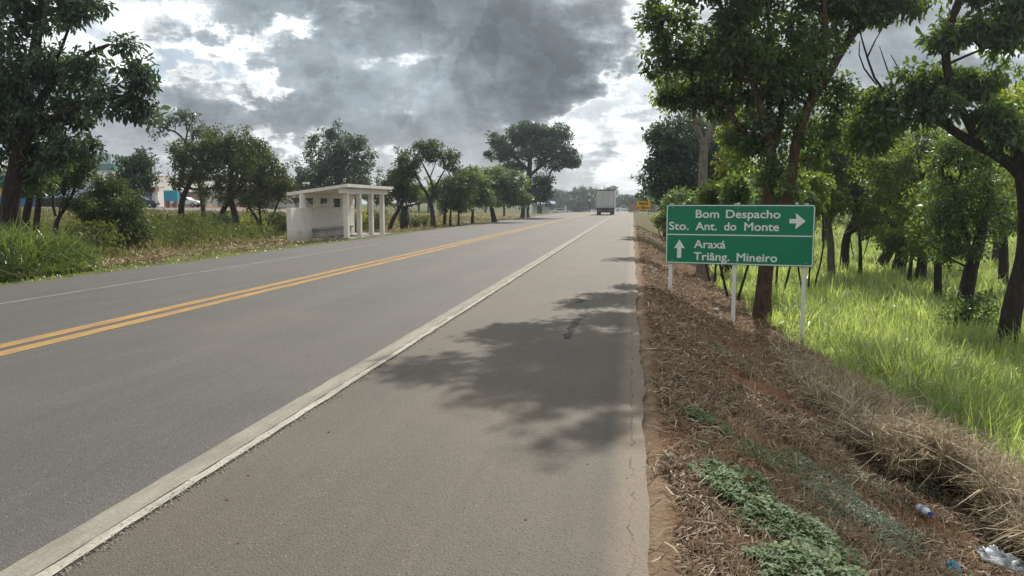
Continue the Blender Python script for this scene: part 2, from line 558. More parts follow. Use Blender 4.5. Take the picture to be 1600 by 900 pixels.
paint_mat('paint_yellow', (0.42, 0.245, 0.080), 0.38, (0.13, 0.105, 0.075), 0.49)
paint_mat('paint_white_thin', (0.34, 0.32, 0.28), 0.25, (0.11, 0.10, 0.09), 0.5)
paint_mat('paint_faded', (0.30, 0.28, 0.235), 0.35, (0.150, 0.135, 0.112), 0.5)
paint_mat('paint_white', (0.44, 0.415, 0.36), 0.45, (0.17, 0.15, 0.125), 0.5)


def ground_material():
    m, t, o = new_mat('earth')
    pos = t.new('ShaderNodeNewGeometry').outputs['Position']
    x, y, z = t.sep(pos)[:3]
    n1 = t.noise(pos, 0.6, 6, 0.6)
    n2 = t.noise(pos, 4.0, 6, 0.65)
    n3 = t.noise(pos, 30.0, 5, 0.7)
    n4 = t.noise(pos, 1.4, 5, 0.6, 0.6)
    # right: brown litter slope with bare red soil, then damp green ground
    brown = t.mix(t.rng(n3, 0.3, 0.7), (0.085, 0.046, 0.027), (0.225, 0.140, 0.082))
    red = t.mix(t.rng(n3, 0.3, 0.7), (0.170, 0.055, 0.026), (0.310, 0.115, 0.054))
    redm = t.m('MULTIPLY', t.rng(n4, 0.56, 0.66), 0.55)
    # bare red scar down the slope
    for cx, cy, rx, ry in ((1.62, 9.25, 0.55, 0.42), (1.1, 9.9, 0.3, 0.4), (2.1, 8.9, 0.35, 0.5), (0.85, 5.75, 0.28, 0.22), (1.2, 5.4, 0.10, 0.3)):
        d = t.vm('LENGTH', t.vm('MULTIPLY', t.vm('SUBTRACT', t.vm('ADD', pos, t.vm('MULTIPLY', t.noise(pos, 3.0, 4, 0.6, 0, True), (0.5, 0.5, 0))), (cx + 0.25, cy + 0.25, 0)), (1 / rx, 1 / ry, 0)))
        redm = t.m('MAXIMUM', redm, t.rng(d, 0.6, 1.1, 1.0, 0.0, True))
    slope = t.mix(redm, brown, red)
    green = t.mix(t.rng(n2, 0.3, 0.7), (0.050, 0.062, 0.018), (0.110, 0.120, 0.035))
    gx = t.m('ADD', x, t.m('MULTIPLY', n1, 1.6))
    rightc = t.mix(t.rng(gx, 4.2, 5.6, 0, 1, True), slope, green)
    far = t.rng(y, 24, 50, 0, 1, True)
    gfar = t.mix(t.rng(n2, 0.35, 0.65), (0.060, 0.072, 0.022), (0.130, 0.128, 0.045))
    rightc = t.mix(t.m('MULTIPLY', far, t.rng(x, 5.0, 2.0, 0.0, 0.75)), rightc, gfar)
    lp = t.rng(t.m('ADD', x, t.m('MULTIPLY', n2, 0.25)), 0.40, 0.27, 0.0, 1.0)
    rightc = t.mix(lp, rightc, t.mix(t.rng(n3, 0.3, 0.7), (0.19, 0.13, 0.085), (0.30, 0.225, 0.16)))
    # left: mown verge, dry cut grass, olive pasture, then the lot
    leftg = t.mix(t.rng(n2, 0.3, 0.7), (0.075, 0.085, 0.025), (0.175, 0.150, 0.060))
    dry = t.mix(t.rng(n3, 0.3, 0.7), (0.120, 0.080, 0.045), (0.270, 0.200, 0.115))
    leftc = t.mix(t.rng(n4, 0.42, 0.6), leftg, dry)
    leftc = t.mix(t.rng(t.m('ADD', x, n1), -12.9, -12.3, 0.0, 0.55), leftc, (0.10, 0.13, 0.035))
    past = t.mix(t.rng(n1, 0.35, 0.65), (0.085, 0.085, 0.028), (0.170, 0.145, 0.055))
    leftc = t.mix(t.rng(x, -24, -32, 0, 1, True), leftc, past)
    c = t.mix(t.m('GREATER_THAN', x, -5.0), leftc, rightc)
    hz = t.rng(y, 120, 200, 0, 1, True)
    c = t.mix(t.m('MULTIPLY', hz, 0.8), c, (0.075, 0.085, 0.030))
    h = t.m('ADD', t.m('MULTIPLY', n3, 0.6), n2)
    principled(t, o, c, 0.95, 0.1, bump(t, h, 0.8, 0.05))
    return m


ground_material()

worn('concrete_white', (0.80, 0.755, 0.69), 0.8, 0.15, 0.10, 1.6, (0.34, 0.26, 0.19), 0.28)
worn('concrete_grey', (0.42, 0.40, 0.37), 0.85, 0.15, 0.2, 2.0)
worn('post_white', (0.70, 0.69, 0.66), 0.5, 0.3, 0.08, 4, (0.35, 0.28, 0.2), 0.2)
worn('sign_green', (0.002, 0.195, 0.092), 0.35, 0.4, 0.12, 1.4, (0.03, 0.13, 0.075), 0.3)
worn('sign_letter', (0.74, 0.76, 0.75), 0.4, 0.4, 0.03, 4, (0.5, 0.5, 0.48), 0.1)
worn('sign_back', (0.20, 0.20, 0.20), 0.5, 0.4, 0.1, 4)
worn('sign_yellow', (0.82, 0.45, 0.02), 0.4, 0.4, 0.06, 3, (0.4, 0.2, 0.03), 0.15)
worn('black_paint', (0.012, 0.012, 0.012), 0.5, 0.3, 0.1, 4, dirt_amt=0.0)
worn('dark_panel', (0.03, 0.032, 0.034), 0.6, 0.3, 0.1, 4)
worn('metal_grey', (0.36, 0.37, 0.38), 0.45, 0.5, 0.12, 5, metal=0.6)
worn('box_panel', (0.52, 0.52, 0.50), 0.5, 0.4, 0.10, 1.4, (0.25, 0.20, 0.16), 0.25)
worn('rubber', (0.018, 0.017, 0.016), 0.9, 0.2, 0.2, 8)
worn('chassis', (0.035, 0.030, 0.030), 0.7, 0.3, 0.2, 5)
worn('red_paint', (0.30, 0.025, 0.03), 0.5, 0.4, 0.1, 3)
worn('maroon', (0.10, 0.035, 0.035), 0.6, 0.3, 0.2, 3)
worn('roof_red', (0.36, 0.13, 0.085), 0.7, 0.2, 0.2, 4)
worn('white_wall', (0.66, 0.65, 0.62), 0.7, 0.2, 0.12, 0.7, (0.3, 0.22, 0.16), 0.3)
worn('blue_paint', (0.02, 0.19, 0.52), 0.5, 0.3, 0.12, 2)
worn('blue_slate', (0.08, 0.14, 0.26), 0.6, 0.3, 0.12, 2)
worn('light_blue', (0.36, 0.44, 0.54), 0.5, 0.3, 0.10, 1)
worn('teal_paint', (0.015, 0.30, 0.42), 0.5, 0.3, 0.12, 2)
worn('yellow_paint', (0.60, 0.36, 0.04), 0.5, 0.3, 0.12, 2)
worn('green_band', (0.06, 0.20, 0.17), 0.6, 0.3, 0.12, 2)
worn('grey_roof', (0.36, 0.33, 0.29), 0.8, 0.2, 0.15, 0.8)
worn('wall_drab', (0.30, 0.27, 0.23), 0.8, 0.2, 0.15, 0.8)  # dull grey-brown wall colour
worn('brick_red', (0.30, 0.13, 0.08), 0.85, 0.15, 0.2, 2)
worn('wood_brown', (0.18, 0.10, 0.055), 0.8, 0.2, 0.25, 3)
worn('lot_asphalt', (0.20, 0.19, 0.185), 0.9, 0.2, 0.12, 0.3)
worn('red_soil', (0.27, 0.115, 0.06), 0.95, 0.1, 0.25, 0.6)
worn('car_dark', (0.02, 0.025, 0.04), 0.25, 0.5, 0.05, 3, dirt_amt=0.08)
worn('car_silver', (0.55, 0.57, 0.58), 0.3, 0.5, 0.05, 3, dirt_amt=0.08, metal=0.3)
worn('car_white', (0.68, 0.68, 0.67), 0.3, 0.5, 0.05, 3, dirt_amt=0.08)
worn('glass_dark', (0.02, 0.025, 0.03), 0.08, 0.6, 0.05, 3, dirt_amt=0.0)
worn('lamp_red', (0.65, 0.06, 0.07), 0.25, 0.5, 0.05, 3, dirt_amt=0.0)
worn('tar', (0.030, 0.028, 0.027), 0.75, 0.3, 0.2, 6)
worn('bag_plastic', (0.50, 0.54, 0.58), 0.25, 0.5, 0.15, 6, (0.3, 0.25, 0.2), 0.2)
worn('bag_blue', (0.02, 0.30, 0.50), 0.35, 0.5, 0.1, 6, dirt_amt=0.1)
worn('cap_blue', (0.02, 0.05, 0.42), 0.35, 0.5, 0.1, 6, dirt_amt=0.0)
worn('label_blue', (0.25, 0.29, 0.50), 0.4, 0.4, 0.3, 25, (0.6, 0.6, 0.65), 0.5)
_m, _t, _o = new_mat('clear_plastic')
principled(_t, _o, (0.80, 0.84, 0.86), 0.12, 0.5, None, 0.0, Transmission_Weight=0.35, IOR=1.35)


def brick_mat():
    m, t, o = new_mat('painted_block')
    p = t.new('ShaderNodeTexCoord').outputs['Object']
    x, y, z = t.sep(p)[:3]
    v = t.comb(t.m('ADD', x, y), z, 0.0)
    b = t.new('ShaderNodeTexBrick', None, Vector=v, Color1=(0.78, 0.745, 0.69), Color2=(0.73, 0.695, 0.64), Mortar=(0.66, 0.625, 0.575), Scale=1.0)
    b.inputs['Mortar Size'].default_value = 0.007
    b.inputs['Brick Width'].default_value = 0.39
    b.inputs['Row Height'].default_value = 0.13
    n1 = t.noise(p, 1.8, 6, 0.65)
    n2 = t.noise(p, 9, 6, 0.7)
    c = b.outputs[0]
    low = t.rng(t.m('ADD', z, t.m('MULTIPLY', n2, 0.5)), 0.15, 0.75, 0.5, 0.0, True)
    c = t.mix(low, c, (0.33, 0.23, 0.16))
    c = t.mix(t.m('MULTIPLY', t.rng(n1, 0.56, 0.7), t.rng(n2, 0.45, 0.6)), c, (0.26, 0.22, 0.18))
    h = t.m('ADD', t.m('MULTIPLY', b.outputs['Fac'], -1.0), t.m('MULTIPLY', n2, 0.3))
    principled(t, o, c, 0.85, 0.15, bump(t, h, 0.5, 0.01))
    return m


brick_mat()

leaf_mat('chips', (0.10, 0.088, 0.072), (0.34, 0.31, 0.25), (0.1, 0.1, 0.1), 0.0, gloss=0.02)

# ------------------------------------------------------------------ the ground, one sheet to the horizon
def strip_mesh(name, xs_fn, ys, z, mat, kind='structure'):
    """long strip of road surface following the dip: xs_fn(y) gives the sorted x positions"""
    V, Q = [], []
    n = None
    for j, yy in enumerate(ys):
        xs = xs_fn(yy)
        n = len(xs)
        zz = float(dip(yy)) + z
        V += [(a, yy, zz) for a in xs]
        if j:
            for i in range(n - 1):
                a = (j - 1) * n + i
                Q.append((a, a + 1, a + n + 1, a + n))
    o = link_mesh(name, np_mesh(name, V, Q), mat)
    o['kind'] = kind
    return o


gx = np.unique(np.round(np.concatenate([np.linspace(-900, -120, 14), np.linspace(-120, -40, 30), np.linspace(-40, -18, 60), np.linspace(-18, ROAD_L, 40), [-9, -6, -3, -1],
                                        np.linspace(ROAD_R, 7, 70), np.linspace(7, 25, 60), np.linspace(25, 100, 40), np.linspace(100, 900, 14)]), 3))
gy = np.unique(np.round(np.concatenate([np.linspace(-300, -10, 12), np.linspace(-10, 3, 26), np.linspace(3, 22, 130), np.linspace(22, 60, 110), np.linspace(60, 150, 90), np.linspace(150, 400, 50),
                                        np.linspace(400, 3000, 14)]), 3))
GX, GY = np.meshgrid(gx, gy)
GZ = gz(GX, GY)
nx = len(gx)
idx = np.arange((len(gy) - 1) * nx).reshape(-1, nx)[:, :-1].ravel()
ground = link_mesh('ground', np_mesh('ground', np.stack([GX.ravel(), GY.ravel(), GZ.ravel()], 1), np.stack([idx, idx + 1, idx + nx + 1, idx + nx], 1)), MAT['earth'], None, True)
ground['kind'] = 'structure'

ys_road = np.concatenate([np.arange(-30, 30, 0.12), np.arange(30, 80, 0.4), np.arange(80, 420, 4)])
rr = random.Random(3)
LINE_X = -2.57


def edge_r(y):
    return ROAD_R + (float(fbm(y * 3.1, 4.0, 5)) - 0.5) * 0.06 + (float(vnoise(y * 0.7, 9.0)) - 0.5) * 0.05


def edge_l(y):
    return ROAD_L + (float(fbm(y * 1.3, 14.0, 4)) - 0.5) * 0.35


def seam(y):
    return LINE_X + 0.125 + (float(fbm(y * 5.5, 2.5, 4)) - 0.5) * 0.03


strip_mesh('road', lambda y: [edge_l(y), -10.05, -9.93, -6.83, LINE_X, seam(y)], ys_road, 0.0, MAT['asphalt_lane'])
# the shoulder is a little lower than the worn edge of the carriageway
strip_mesh('road_shoulder', lambda y: [seam(y) - 0.03, seam(y) + 0.02, -1.3, -0.2, edge_r(y)], ys_road, -0.005, MAT['asphalt_shoulder'])
strip_mesh('edge_line_faded', lambda y: [LINE_X - 0.13 + (float(vnoise(y * 6, 1)) - 0.5) * 0.012, LINE_X + 0.04], ys_road, 0.004, MAT['paint_faded'])
strip_mesh('edge_line', lambda y: [LINE_X + 0.055 + (float(vnoise(y * 9, 5)) - 0.5) * 0.02, seam(y) - 0.006], ys_road, 0.008, MAT['paint_white'])
strip_mesh('centre_line', lambda y: [-7.12, -6.90], ys_road, 0.004, MAT['paint_yellow'])
strip_mesh('centre_line', lambda y: [-6.76, -6.54], ys_road, 0.004, MAT['paint_yellow'])
strip_mesh('lane_line', lambda y: [-10.03, -9.95], ys_road[ys_road < 31], 0.004, MAT['paint_white_thin'])

# crumbled lip of broken asphalt along the line
V, Q = [], []
rg = np.random.default_rng(12)
for k in range(4200):
    yy = 2.0 + 43 * rg.random() ** 1.7
    xx = seam(yy) + rg.normal(-0.004, 0.026)
    s = rg.uniform(0.004, 0.011)
    b = len(V)
    a0 = rg.random() * 6.3
    for q in range(4):
        V.append((xx + s * math.cos(a0 + q * 1.57) * rg.uniform(.6, 1.2), yy + s * math.sin(a0 + q * 1.57) * rg.uniform(.6, 1.2), -0.005 if xx > seam(yy) else 0.001))
    for q in range(4):
        V.append((xx + 0.6 * s * math.cos(a0 + q * 1.57), yy + 0.6 * s * math.sin(a0 + q * 1.57), (-0.005 if xx > seam(yy) else 0.001) + s * rg.uniform(0.5, 1.0)))
    Q += [(b, b + 1, b + 5, b + 4), (b + 1, b + 2, b + 6, b + 5), (b + 2, b + 3, b + 7, b + 6), (b + 3, b, b + 4, b + 7), (b + 4, b + 5, b + 6, b + 7)]
tag(link_mesh('crumbled_gravel', np_mesh('crumbled_gravel', V, Q), MAT['chips']), 'pale broken chips along the white edge line', 'gravel', kind='stuff')

# scattered grit and dark crumbs on the road
V, Q = [], []
for k in range(110):
    yy = 2.6 + 40 * rg.random() ** 2.0
    xx = rg.uniform(-2.3, 0.0) if rg.random() < 0.7 else rg.uniform(-6.5, -2.8)
    s = rg.uniform(0.003, 0.010) * (1 + yy * 0.03)
    b = len(V)
    a0 = rg.random() * 6.3
    zz = -0.003 if xx > -2.45 else 0.002
    for q in range(4):
        V.append((xx + s * rg.uniform(.5, 1.6) * math.cos(a0 + q * 1.57), yy + s * rg.uniform(.5, 1.6) * math.sin(a0 + q * 1.57), zz + (s * 0.7 if q % 2 else 0)))
    Q.append((b, b + 1, b + 2, b + 3))
tag(link_mesh('road_debris', np_mesh('road_debris', V, Q), MAT['leaf_dead']), 'dark crumbs of leaf and grit scattered over the asphalt', 'debris', kind='stuff')


# tar stain on the shoulder
def stain(pts, w, mat=MAT['tar']):
    V, Q = [], []
    P = [at(u, v, 1.0) for u, v in pts]
    P = []
    for u, v in pts:
        d, _ = pix_ray(u, v)
        t = -(EYE + 0.008) / d[2]
        P.append((d[0] * t, d[1] * t))
    fine = []
    for (a, b) in zip(P[:-1], P[1:]):
        for k in range(8):
            f = k / 8
            fine.append((a[0] + (b[0] - a[0]) * f, a[1] + (b[1] - a[1]) * f))
    fine.append(P[-1])
    n = len(fine)
    for i, p in enumerate(fine):
        f = i / (n - 1)
        ww = w * (0.35 + 0.65 * math.sin(math.pi * min(1, max(0.06, f)) ** 0.6)) * (0.6 + 0.8 * float(vnoise(p[1] * 7, 3)))
        off = (float(vnoise(p[1] * 4, 7)) - 0.5) * 0.12
        V += [(p[0] - ww + off, p[1], -0.001), (p[0] + ww + off, p[1], -0.001)]
        if i:
            Q.append((2 * i - 2, 2 * i - 1, 2 * i + 1, 2 * i))
    return V, Q


for pts, w in (([(884, 530), (895, 515), (908, 500), (916, 487), (914, 478)], 0.05), ([(908, 474), (905, 463)], 0.05)):
    V, Q = stain(pts, w)
    o = link_mesh('tar_stain', np_mesh('tar_stain', V, Q), MAT['tar'])
    o['kind'] = 'structure'

# side road and paved lot far off
def sheet(name, pts, mat, zoff):
    """quad sheet following the ground"""
    V, Q = [], []
    (x0, y0), (x1, y1), (x2, y2), (x3, y3) = pts
    N = 16
    for j in range(N + 1):
        for i in range(N + 1):
            a, b = i / N, j / N
            x = (x0 * (1 - a) + x1 * a) * (1 - b) + (x3 * (1 - a) + x2 * a) * b
            y = (y0 * (1 - a) + y1 * a) * (1 - b) + (y3 * (1 - a) + y2 * a) * b
            V.append((x, y, float(gz(x, y)) + zoff))
    for j in range(N):
        for i in range(N):
            k = j * (N + 1) + i
            Q.append((k, k + 1, k + N + 2, k + N + 1))
    o = link_mesh(name, np_mesh(name, V, Q), mat)
    o['kind'] = 'structure'
    return o


sheet('side_road', [(0.2, 141), (60, 146), (60, 154), (0.2, 153)], MAT['asphalt_lane'], 0.16)
sheet('paved_lot', [(-150, 84), (-36, 84), (-36, 104), (-150, 104)], MAT['lot_asphalt'], 0.22)
sheet('red_earth', [(-75, 104.3), (-36, 104.3), (-36, 112), (-75, 112)], MAT['red_soil'], 0.24)


# ------------------------------------------------------------------ trees
def tubes(branches, sides=7):
    """branches: list of (points (n,3), radii (n)) -> verts, quads"""
    V, Q = [], []
    base = 0
    ang = np.linspace(0, 2 * np.pi, sides, endpoint=False)
    ca, sa = np.cos(ang), np.sin(ang)
    for P, Rr in branches:
        P = np.asarray(P, float)
        n = len(P)
        T = np.gradient(P, axis=0)
        T /= np.linalg.norm(T, axis=1)[:, None] + 1e-9
        ref = np.array([0.31, 0.95, 0.05]) if abs(T[:, 2]).mean() > 0.5 else np.array([0.05, 0.1, 0.99])
        A = np.cross(T, ref)
        A /= np.linalg.norm(A, axis=1)[:, None] + 1e-9
        B = np.cross(T, A)
        ring = P[:, None, :] + (A[:, None, :] * ca[None, :, None] + B[:, None, :] * sa[None, :, None]) * np.asarray(Rr)[:, None, None]
        V.append(ring.reshape(-1, 3))
        i = np.arange(n - 1)[:, None] * sides
        j = np.arange(sides)[None, :]
        j2 = (j + 1) % sides
        Q.append((np.stack([i + j, i + j2, i + sides + j2, i + sides + j], -1) + base).reshape(-1, 4))
        base += n * sides
    return np.concatenate(V), np.concatenate(Q)


def resample(P, step):
    P = np.asarray(P, float)
    d = np.concatenate([[0], np.cumsum(np.linalg.norm(np.diff(P[:, :3], axis=0), axis=1))])
    n = max(3, int(d[-1] / step) + 1)
    s = np.linspace(0, d[-1], n)
    # smooth interpolation through the points
    out = np.stack([np.interp(s, d, P[:, k]) for k in range(P.shape[1])], 1)
    for _ in range(2):
        out[1:-1] = 0.25 * out[:-2] + 0.5 * out[1:-1] + 0.25 * out[2:]
    return out


def leaves_geo(rng, C, per, rad, size, droop, near, width=0.5, flat=0.8):
    """leaf quads in clumps round the points C"""
    n = int(len(C) * per)
    wt = rng.gamma(2.2, 1.0, len(C)) + 0.15
    ki = rng.choice(len(C), n, p=wt / wt.sum())
    K = C[ki]
    rad = rad * rng.uniform(0.6, 1.25, len(C))[ki]
    D = rng.normal(size=(n, 3))
    D /= np.linalg.norm(D, axis=1)[:, None]
    rr_ = rad * rng.random(n) ** 0.55
    Pp = K + D * rr_[:, None] * np.array([1, 1, flat])
    ax = D * 0.7 + rng.normal(size=(n, 3)) * 0.55
    ax[:, 2] -= droop
    ax /= np.linalg.norm(ax, axis=1)[:, None]
    nr = rng.normal(size=(n, 3)) * 0.55 + np.array([0, 0, 0.9])
    sd = np.cross(ax, nr)
    sd /= np.linalg.norm(sd, axis=1)[:, None] + 1e-9
    nn = np.cross(sd, ax)
    L = size * np.clip(rng.lognormal(-0.05, 0.32, n), 0.4, 1.8)[:, None]
    w = L * width * 0.5
    if not near:
        V = np.stack([Pp, Pp + ax * L * 0.5 + sd * w + nn * w * 0.35, Pp + ax * L - nn * L * 0.08, Pp + ax * L * 0.5 - sd * w + nn * w * 0.35], 1).reshape(-1, 3)
        Q = np.arange(n * 4).reshape(-1, 4)
        return V, Q
    up = nn * w * 0.4
    V = np.stack([Pp, Pp + ax * L * 0.30 + sd * w * 0.85 + up, Pp + ax * L * 0.70 + sd * w * 0.8 + up * 0.7, Pp + ax * L - nn * L * 0.12,
                  Pp + ax * L * 0.70 - sd * w * 0.8 + up * 0.7, Pp + ax * L * 0.30 - sd * w * 0.85 + up], 1).reshape(-1, 3)
    b = np.arange(n)[:, None] * 6
    Q = np.concatenate([b + np.array([0, 1, 2, 3]), b + np.array([0, 3, 4, 5])], 0)
    return V, Q


def make_tree(name, label, cat, stems, blobs, seed, leaf='leaf_dark', bark='bark_dark', n=140, per=60, clump=0.45, size=0.13, droop=0.25, near=False, group=None,
              tip=0.010, width=0.5, bare=0, flat=0.8, step=0.35, wig=0.10):
    """stems: polylines of (x,y,z,radius); blobs: (centre, radii, weight). Branches are grown from the stems to the leaf clumps."""
    rng = np.random.default_rng(seed)
    pol = [resample(s, step) for s in stems]
    for p in pol:
        m = len(p)
        wob = np.cumsum(rng.normal(0, wig * 0.12, (m, 2)), axis=0)
        wob -= np.linspace(0, 1, m)[:, None] * wob[-1] * 0.5
        p[:, :2] += wob * np.minimum(1, np.arange(m) / 4)[:, None] * 0.5
    w = np.array([b[2] for b in blobs], float)
    n = int(n * (1.55 if near else 1.45))
    per = per * (0.42 if near else 0.74)
    size = size * (1.0 if near else 0.88)
    clump = clump * (0.78 if near else 0.82)
    cnt = rng.multinomial(n, w / w.sum())
    C = []
    for (c, r, _), k in zip(blobs, cnt):
        d = rng.normal(size=(k, 3))
        d /= np.linalg.norm(d, axis=1)[:, None] + 1e-9
        C.append(np.asarray(c) + d * (rng.random(k) ** 0.40 * np.where(rng.random(k) < 0.24, rng.uniform(1.0, 1.42, k), 1.0))[:, None] * np.asarray(r))
    C = np.concatenate(C)
    nodes = np.concatenate([p[:, :3] for p in pol])
    base = pol[0][0, :3]
    zlow = min(C[:, 2].min(), base[2] + 0.45 * (C[:, 2].mean() - base[2]))
    pl, par = [], []
    off = 0
    for p in pol:
        s = np.linalg.norm(p[:, :3] - base, axis=1)
        pl.append(s)
    plen = np.concatenate(pl)
    ok = nodes[:, 2] > zlow
    if not ok.any():
        ok[-3:] = True
    src = np.where(ok)[0]
    nodes_l = [nodes[src]]
    plen_l = [plen[src]]
    N = nodes[src]
    PL = plen[src]
    left = np.ones(len(C), bool)
    dist = np.linalg.norm(C[:, None] - N[None], axis=2) + 0.35 * PL[None]
    best = dist.argmin(1)
    bd = dist.min(1)
    parent = [-1] * len(N)
    branch_nodes = []
    allN = [tuple(v) for v in N]
    allPL = list(PL)
    load = [0] * len(N)
    edges = []
    for _ in range(len(C)):
        i = int(np.where(left, bd, 1e9).argmin())
        left[i] = False
        a = int(best[i])
        A = np.array(allN[a])
        B = C[i]
        Ld = np.linalg.norm(B - A)
        k = max(1, int(Ld / 0.45))
        prev = a
        seq = [a]
        newidx = []
        bow = rng.normal(0, 0.10 * Ld, 3)
        bow[2] = abs(bow[2]) * 0.8
        for q in range(1, k + 1):
            f = q / k
            pt = A + (B - A) * f + bow * math.sin(math.pi * f) + (rng.normal(0, wig * 0.5, 3) if q < k else 0)
            allN.append(tuple(pt))
            allPL.append(allPL[prev] + Ld / k)
            parent.append(prev)
            load.append(0)
            prev = len(allN) - 1
            seq.append(prev)
            newidx.append(prev)
        q = prev
        while q != -1:
            load[q] += 1
            q = parent[q]
        edges.append(seq)
        NN = np.array([allN[q] for q in newidx])
        dd = np.linalg.norm(C[:, None] - NN[None], axis=2) + 0.35 * np.array([allPL[q] for q in newidx])[None]
        m = dd.min(1)
        am = dd.argmin(1)
        upd = m < bd
        bd[upd] = m[upd]
        best[upd] = np.array(newidx)[am[upd]]
    br = [(p[:, :3], p[:, 3]) for p in pol]
    rmax = max(p[:, 3].max() for p in pol) * 0.62
    for seq in edges:
        P = np.array([allN[q] for q in seq])
        r = np.array([min(rmax, tip * max(1, load[q]) ** 0.5) for q in seq])
        r[0] = r[1] if len(r) > 1 else r[0]
        if len(P) == 2:
            P = np.stack([P[0], (P[0] + P[1]) / 2, P[1]])
            r = np.array([r[0], r[1], r[1] * 0.6])
        br.append((P, r))
    # flare the foot of each stem that starts at the ground
    Vt, Qt = tubes(br, 9 if near else 6)
    Cl = C[bare:] if bare else C
    Vl, Ql = leaves_geo(rng, Cl, per, clump, size, droop, near, width, flat)
    org = Vector(base)
    root = empty(name, org)
    tag(root, label, cat, group)
    o1 = link_mesh('trunk', np_mesh('trunk', Vt - base, Qt), MAT[bark], root, True)
    o2 = link_mesh('crown', np_mesh('crown', Vl - base, Ql), MAT[leaf], root)
    return root


def ps(pts, Y0=None, sink=0.25):
    """stem polyline from (u,v,Y,radius) measured in the photo"""
    return [tuple(at(u, v, Y)) + (r,) for u, v, Y, r in pts]


def foot(u, v, Y, r, sink=0.3):
    """stem start on the ground below the photo point (u,v) at distance Y"""
    p = at(u, v, Y)
    z = float(gz(p[0], p[1]))
    return (p[0], p[1], z - sink, r * 1.35)


def pb(u, v, Y, ru, rv, w=None, dy=None):
    c = at(u, v, Y)
    s = mpp(c)
    return (c, np.array([ru * s, (dy if dy is not None else 0.5 * (ru + rv) * s), rv * s]), w if w is not None else ru * rv * (s * s))


# main tree beside the green sign
Y = 18.7
make_tree('roadside_tree', 'tall dark tree whose twin stems rise right behind the green sign', 'tree',
          [[foot(1190, 497, Y, 0.20)] + ps([(1191, 480, Y, 0.185), (1196, 415, Y, 0.165), (1200, 365, Y, 0.16), (1196, 325, Y, 0.14), (1198, 294, Y, 0.12), (1206, 262, Y, 0.115), (1206, 236, Y, 0.11),
                                               (1198, 208, Y, 0.10), (1188, 170, Y, 0.09), (1180, 130, Y, 0.08), (1150, 70, Y, 0.06), (1120, 0, Y, 0.045), (1100, -90, Y - .6, 0.03)]),
           ps([(1200, 372, Y, 0.13), (1222, 335, Y, 0.125), (1240, 282, Y, 0.12), (1239, 240, Y, 0.115), (1247, 200, Y, 0.11), (1270, 150, Y, 0.10), (1287, 100, Y, 0.09), (1290, 40, Y, 0.075), (1285, -40, Y, 0.055), (1290, -140, Y, 0.03)]),
           ps([(1206, 236, Y, 0.08), (1222, 195, Y + .3, 0.07), (1224, 150, Y + .5, 0.06), (1208, 80, Y + .5, 0.05), (1196, 10, Y + .3, 0.04), (1190, -90, Y, 0.03)]),
           ps([(1262, 168, Y, 0.09), (1284, 135, Y + .3, 0.095), (1306, 100, Y + .5, 0.095), (1322, 65, Y + .6, 0.09), (1348, 32, Y + .6, 0.08), (1384, 0, Y + .5, 0.06), (1420, -40, Y + .3, 0.04)]),
           ps([(1325, 62, Y + .6, 0.05), (1336, 20, Y + .5, 0.04), (1340, -30, Y + .5, 0.03)])],
          [pb(1045, 45, 19.7, 34, 36), pb(1100, 85, 19.4, 72, 55), pb(1175, 60, 18.9, 70, 80), pb(1245, 105, 19, 60, 75), pb(1285, 30, 19.2, 50, 60), pb(1140, 145, 19.6, 70, 36), pb(1210, 185, 18.9, 45, 50),
           pb(1220, 275, 18.3, 26, 40, 0.15), pb(1120, -70, 18.5, 110, 70), pb(1260, -80, 18.8, 90, 80), pb(1110, -200, 17.6, 110, 80, 2.0), pb(1230, -220, 17.8, 100, 80, 0.7), pb(1170, -330, 16.8, 90, 60, 0.55), pb(980, -210, 17.3, 40, 40, 0.28), pb(1000, -110, 18.4, 36, 36, 0.3), pb(1050, -170, 17.4, 50, 45, 0.5), pb(1080, -270, 17.0, 50, 40, 0.30), pb(1290, -330, 16.8, 90, 70, 0.4),  # unseen crown clumps above the frame, added to cast shade on shoulder and bank
           pb(1165, 215, 19.2, 28, 45, 0.3), pb(1012, 112, 19.8, 18, 26, 0.08), pb(1026, 18, 19.5, 16, 24, 0.1), pb(1080, 150, 20.2, 50, 16, 0.5), pb(1345, 10, 19.2, 46, 22, 0.8), pb(1310, 150, 19.0, 22, 40, 0.3), pb(1275, 215, 18.9, 26, 40, 0.3)],
          11, 'leaf_dark', 'bark_brown', n=640, per=185, clump=0.40, size=0.105, near=True, droop=0.35, tip=0.0075)

Y = 30
make_tree('roadside_tree', 'slim pale barked tree forking high, just left of the dark tall tree', 'tree',
          [[foot(1099, 345, Y, 0.18)] + ps([(1099, 320, Y, 0.17), (1098, 280, Y, 0.165), (1100, 240, Y, 0.16), (1099, 222, Y, 0.15), (1110, 208, Y, 0.11), (1122, 185, Y, 0.10), (1118, 160, Y, 0.09), (1102, 135, Y, 0.075), (1098, 112, Y, 0.05), (1090, 95, Y, 0.03)]),
           ps([(1099, 224, Y, 0.12), (1091, 208, Y, 0.11), (1086, 196, Y, 0.10)]),
           ps([(1102, 137, Y, 0.06), (1112, 115, Y, 0.045), (1122, 98, Y, 0.03)])],
          [pb(1050, 125, 30, 42, 20), pb(1085, 108, 30, 28, 16), pb(1028, 150, 30, 20, 10), pb(1065, 160, 30, 35, 10), pb(1120, 175, 30.5, 30, 25)],
          12, 'leaf_mid', 'bark_pale', n=70, per=34, clump=0.42, size=0.16, near=False, tip=0.012)

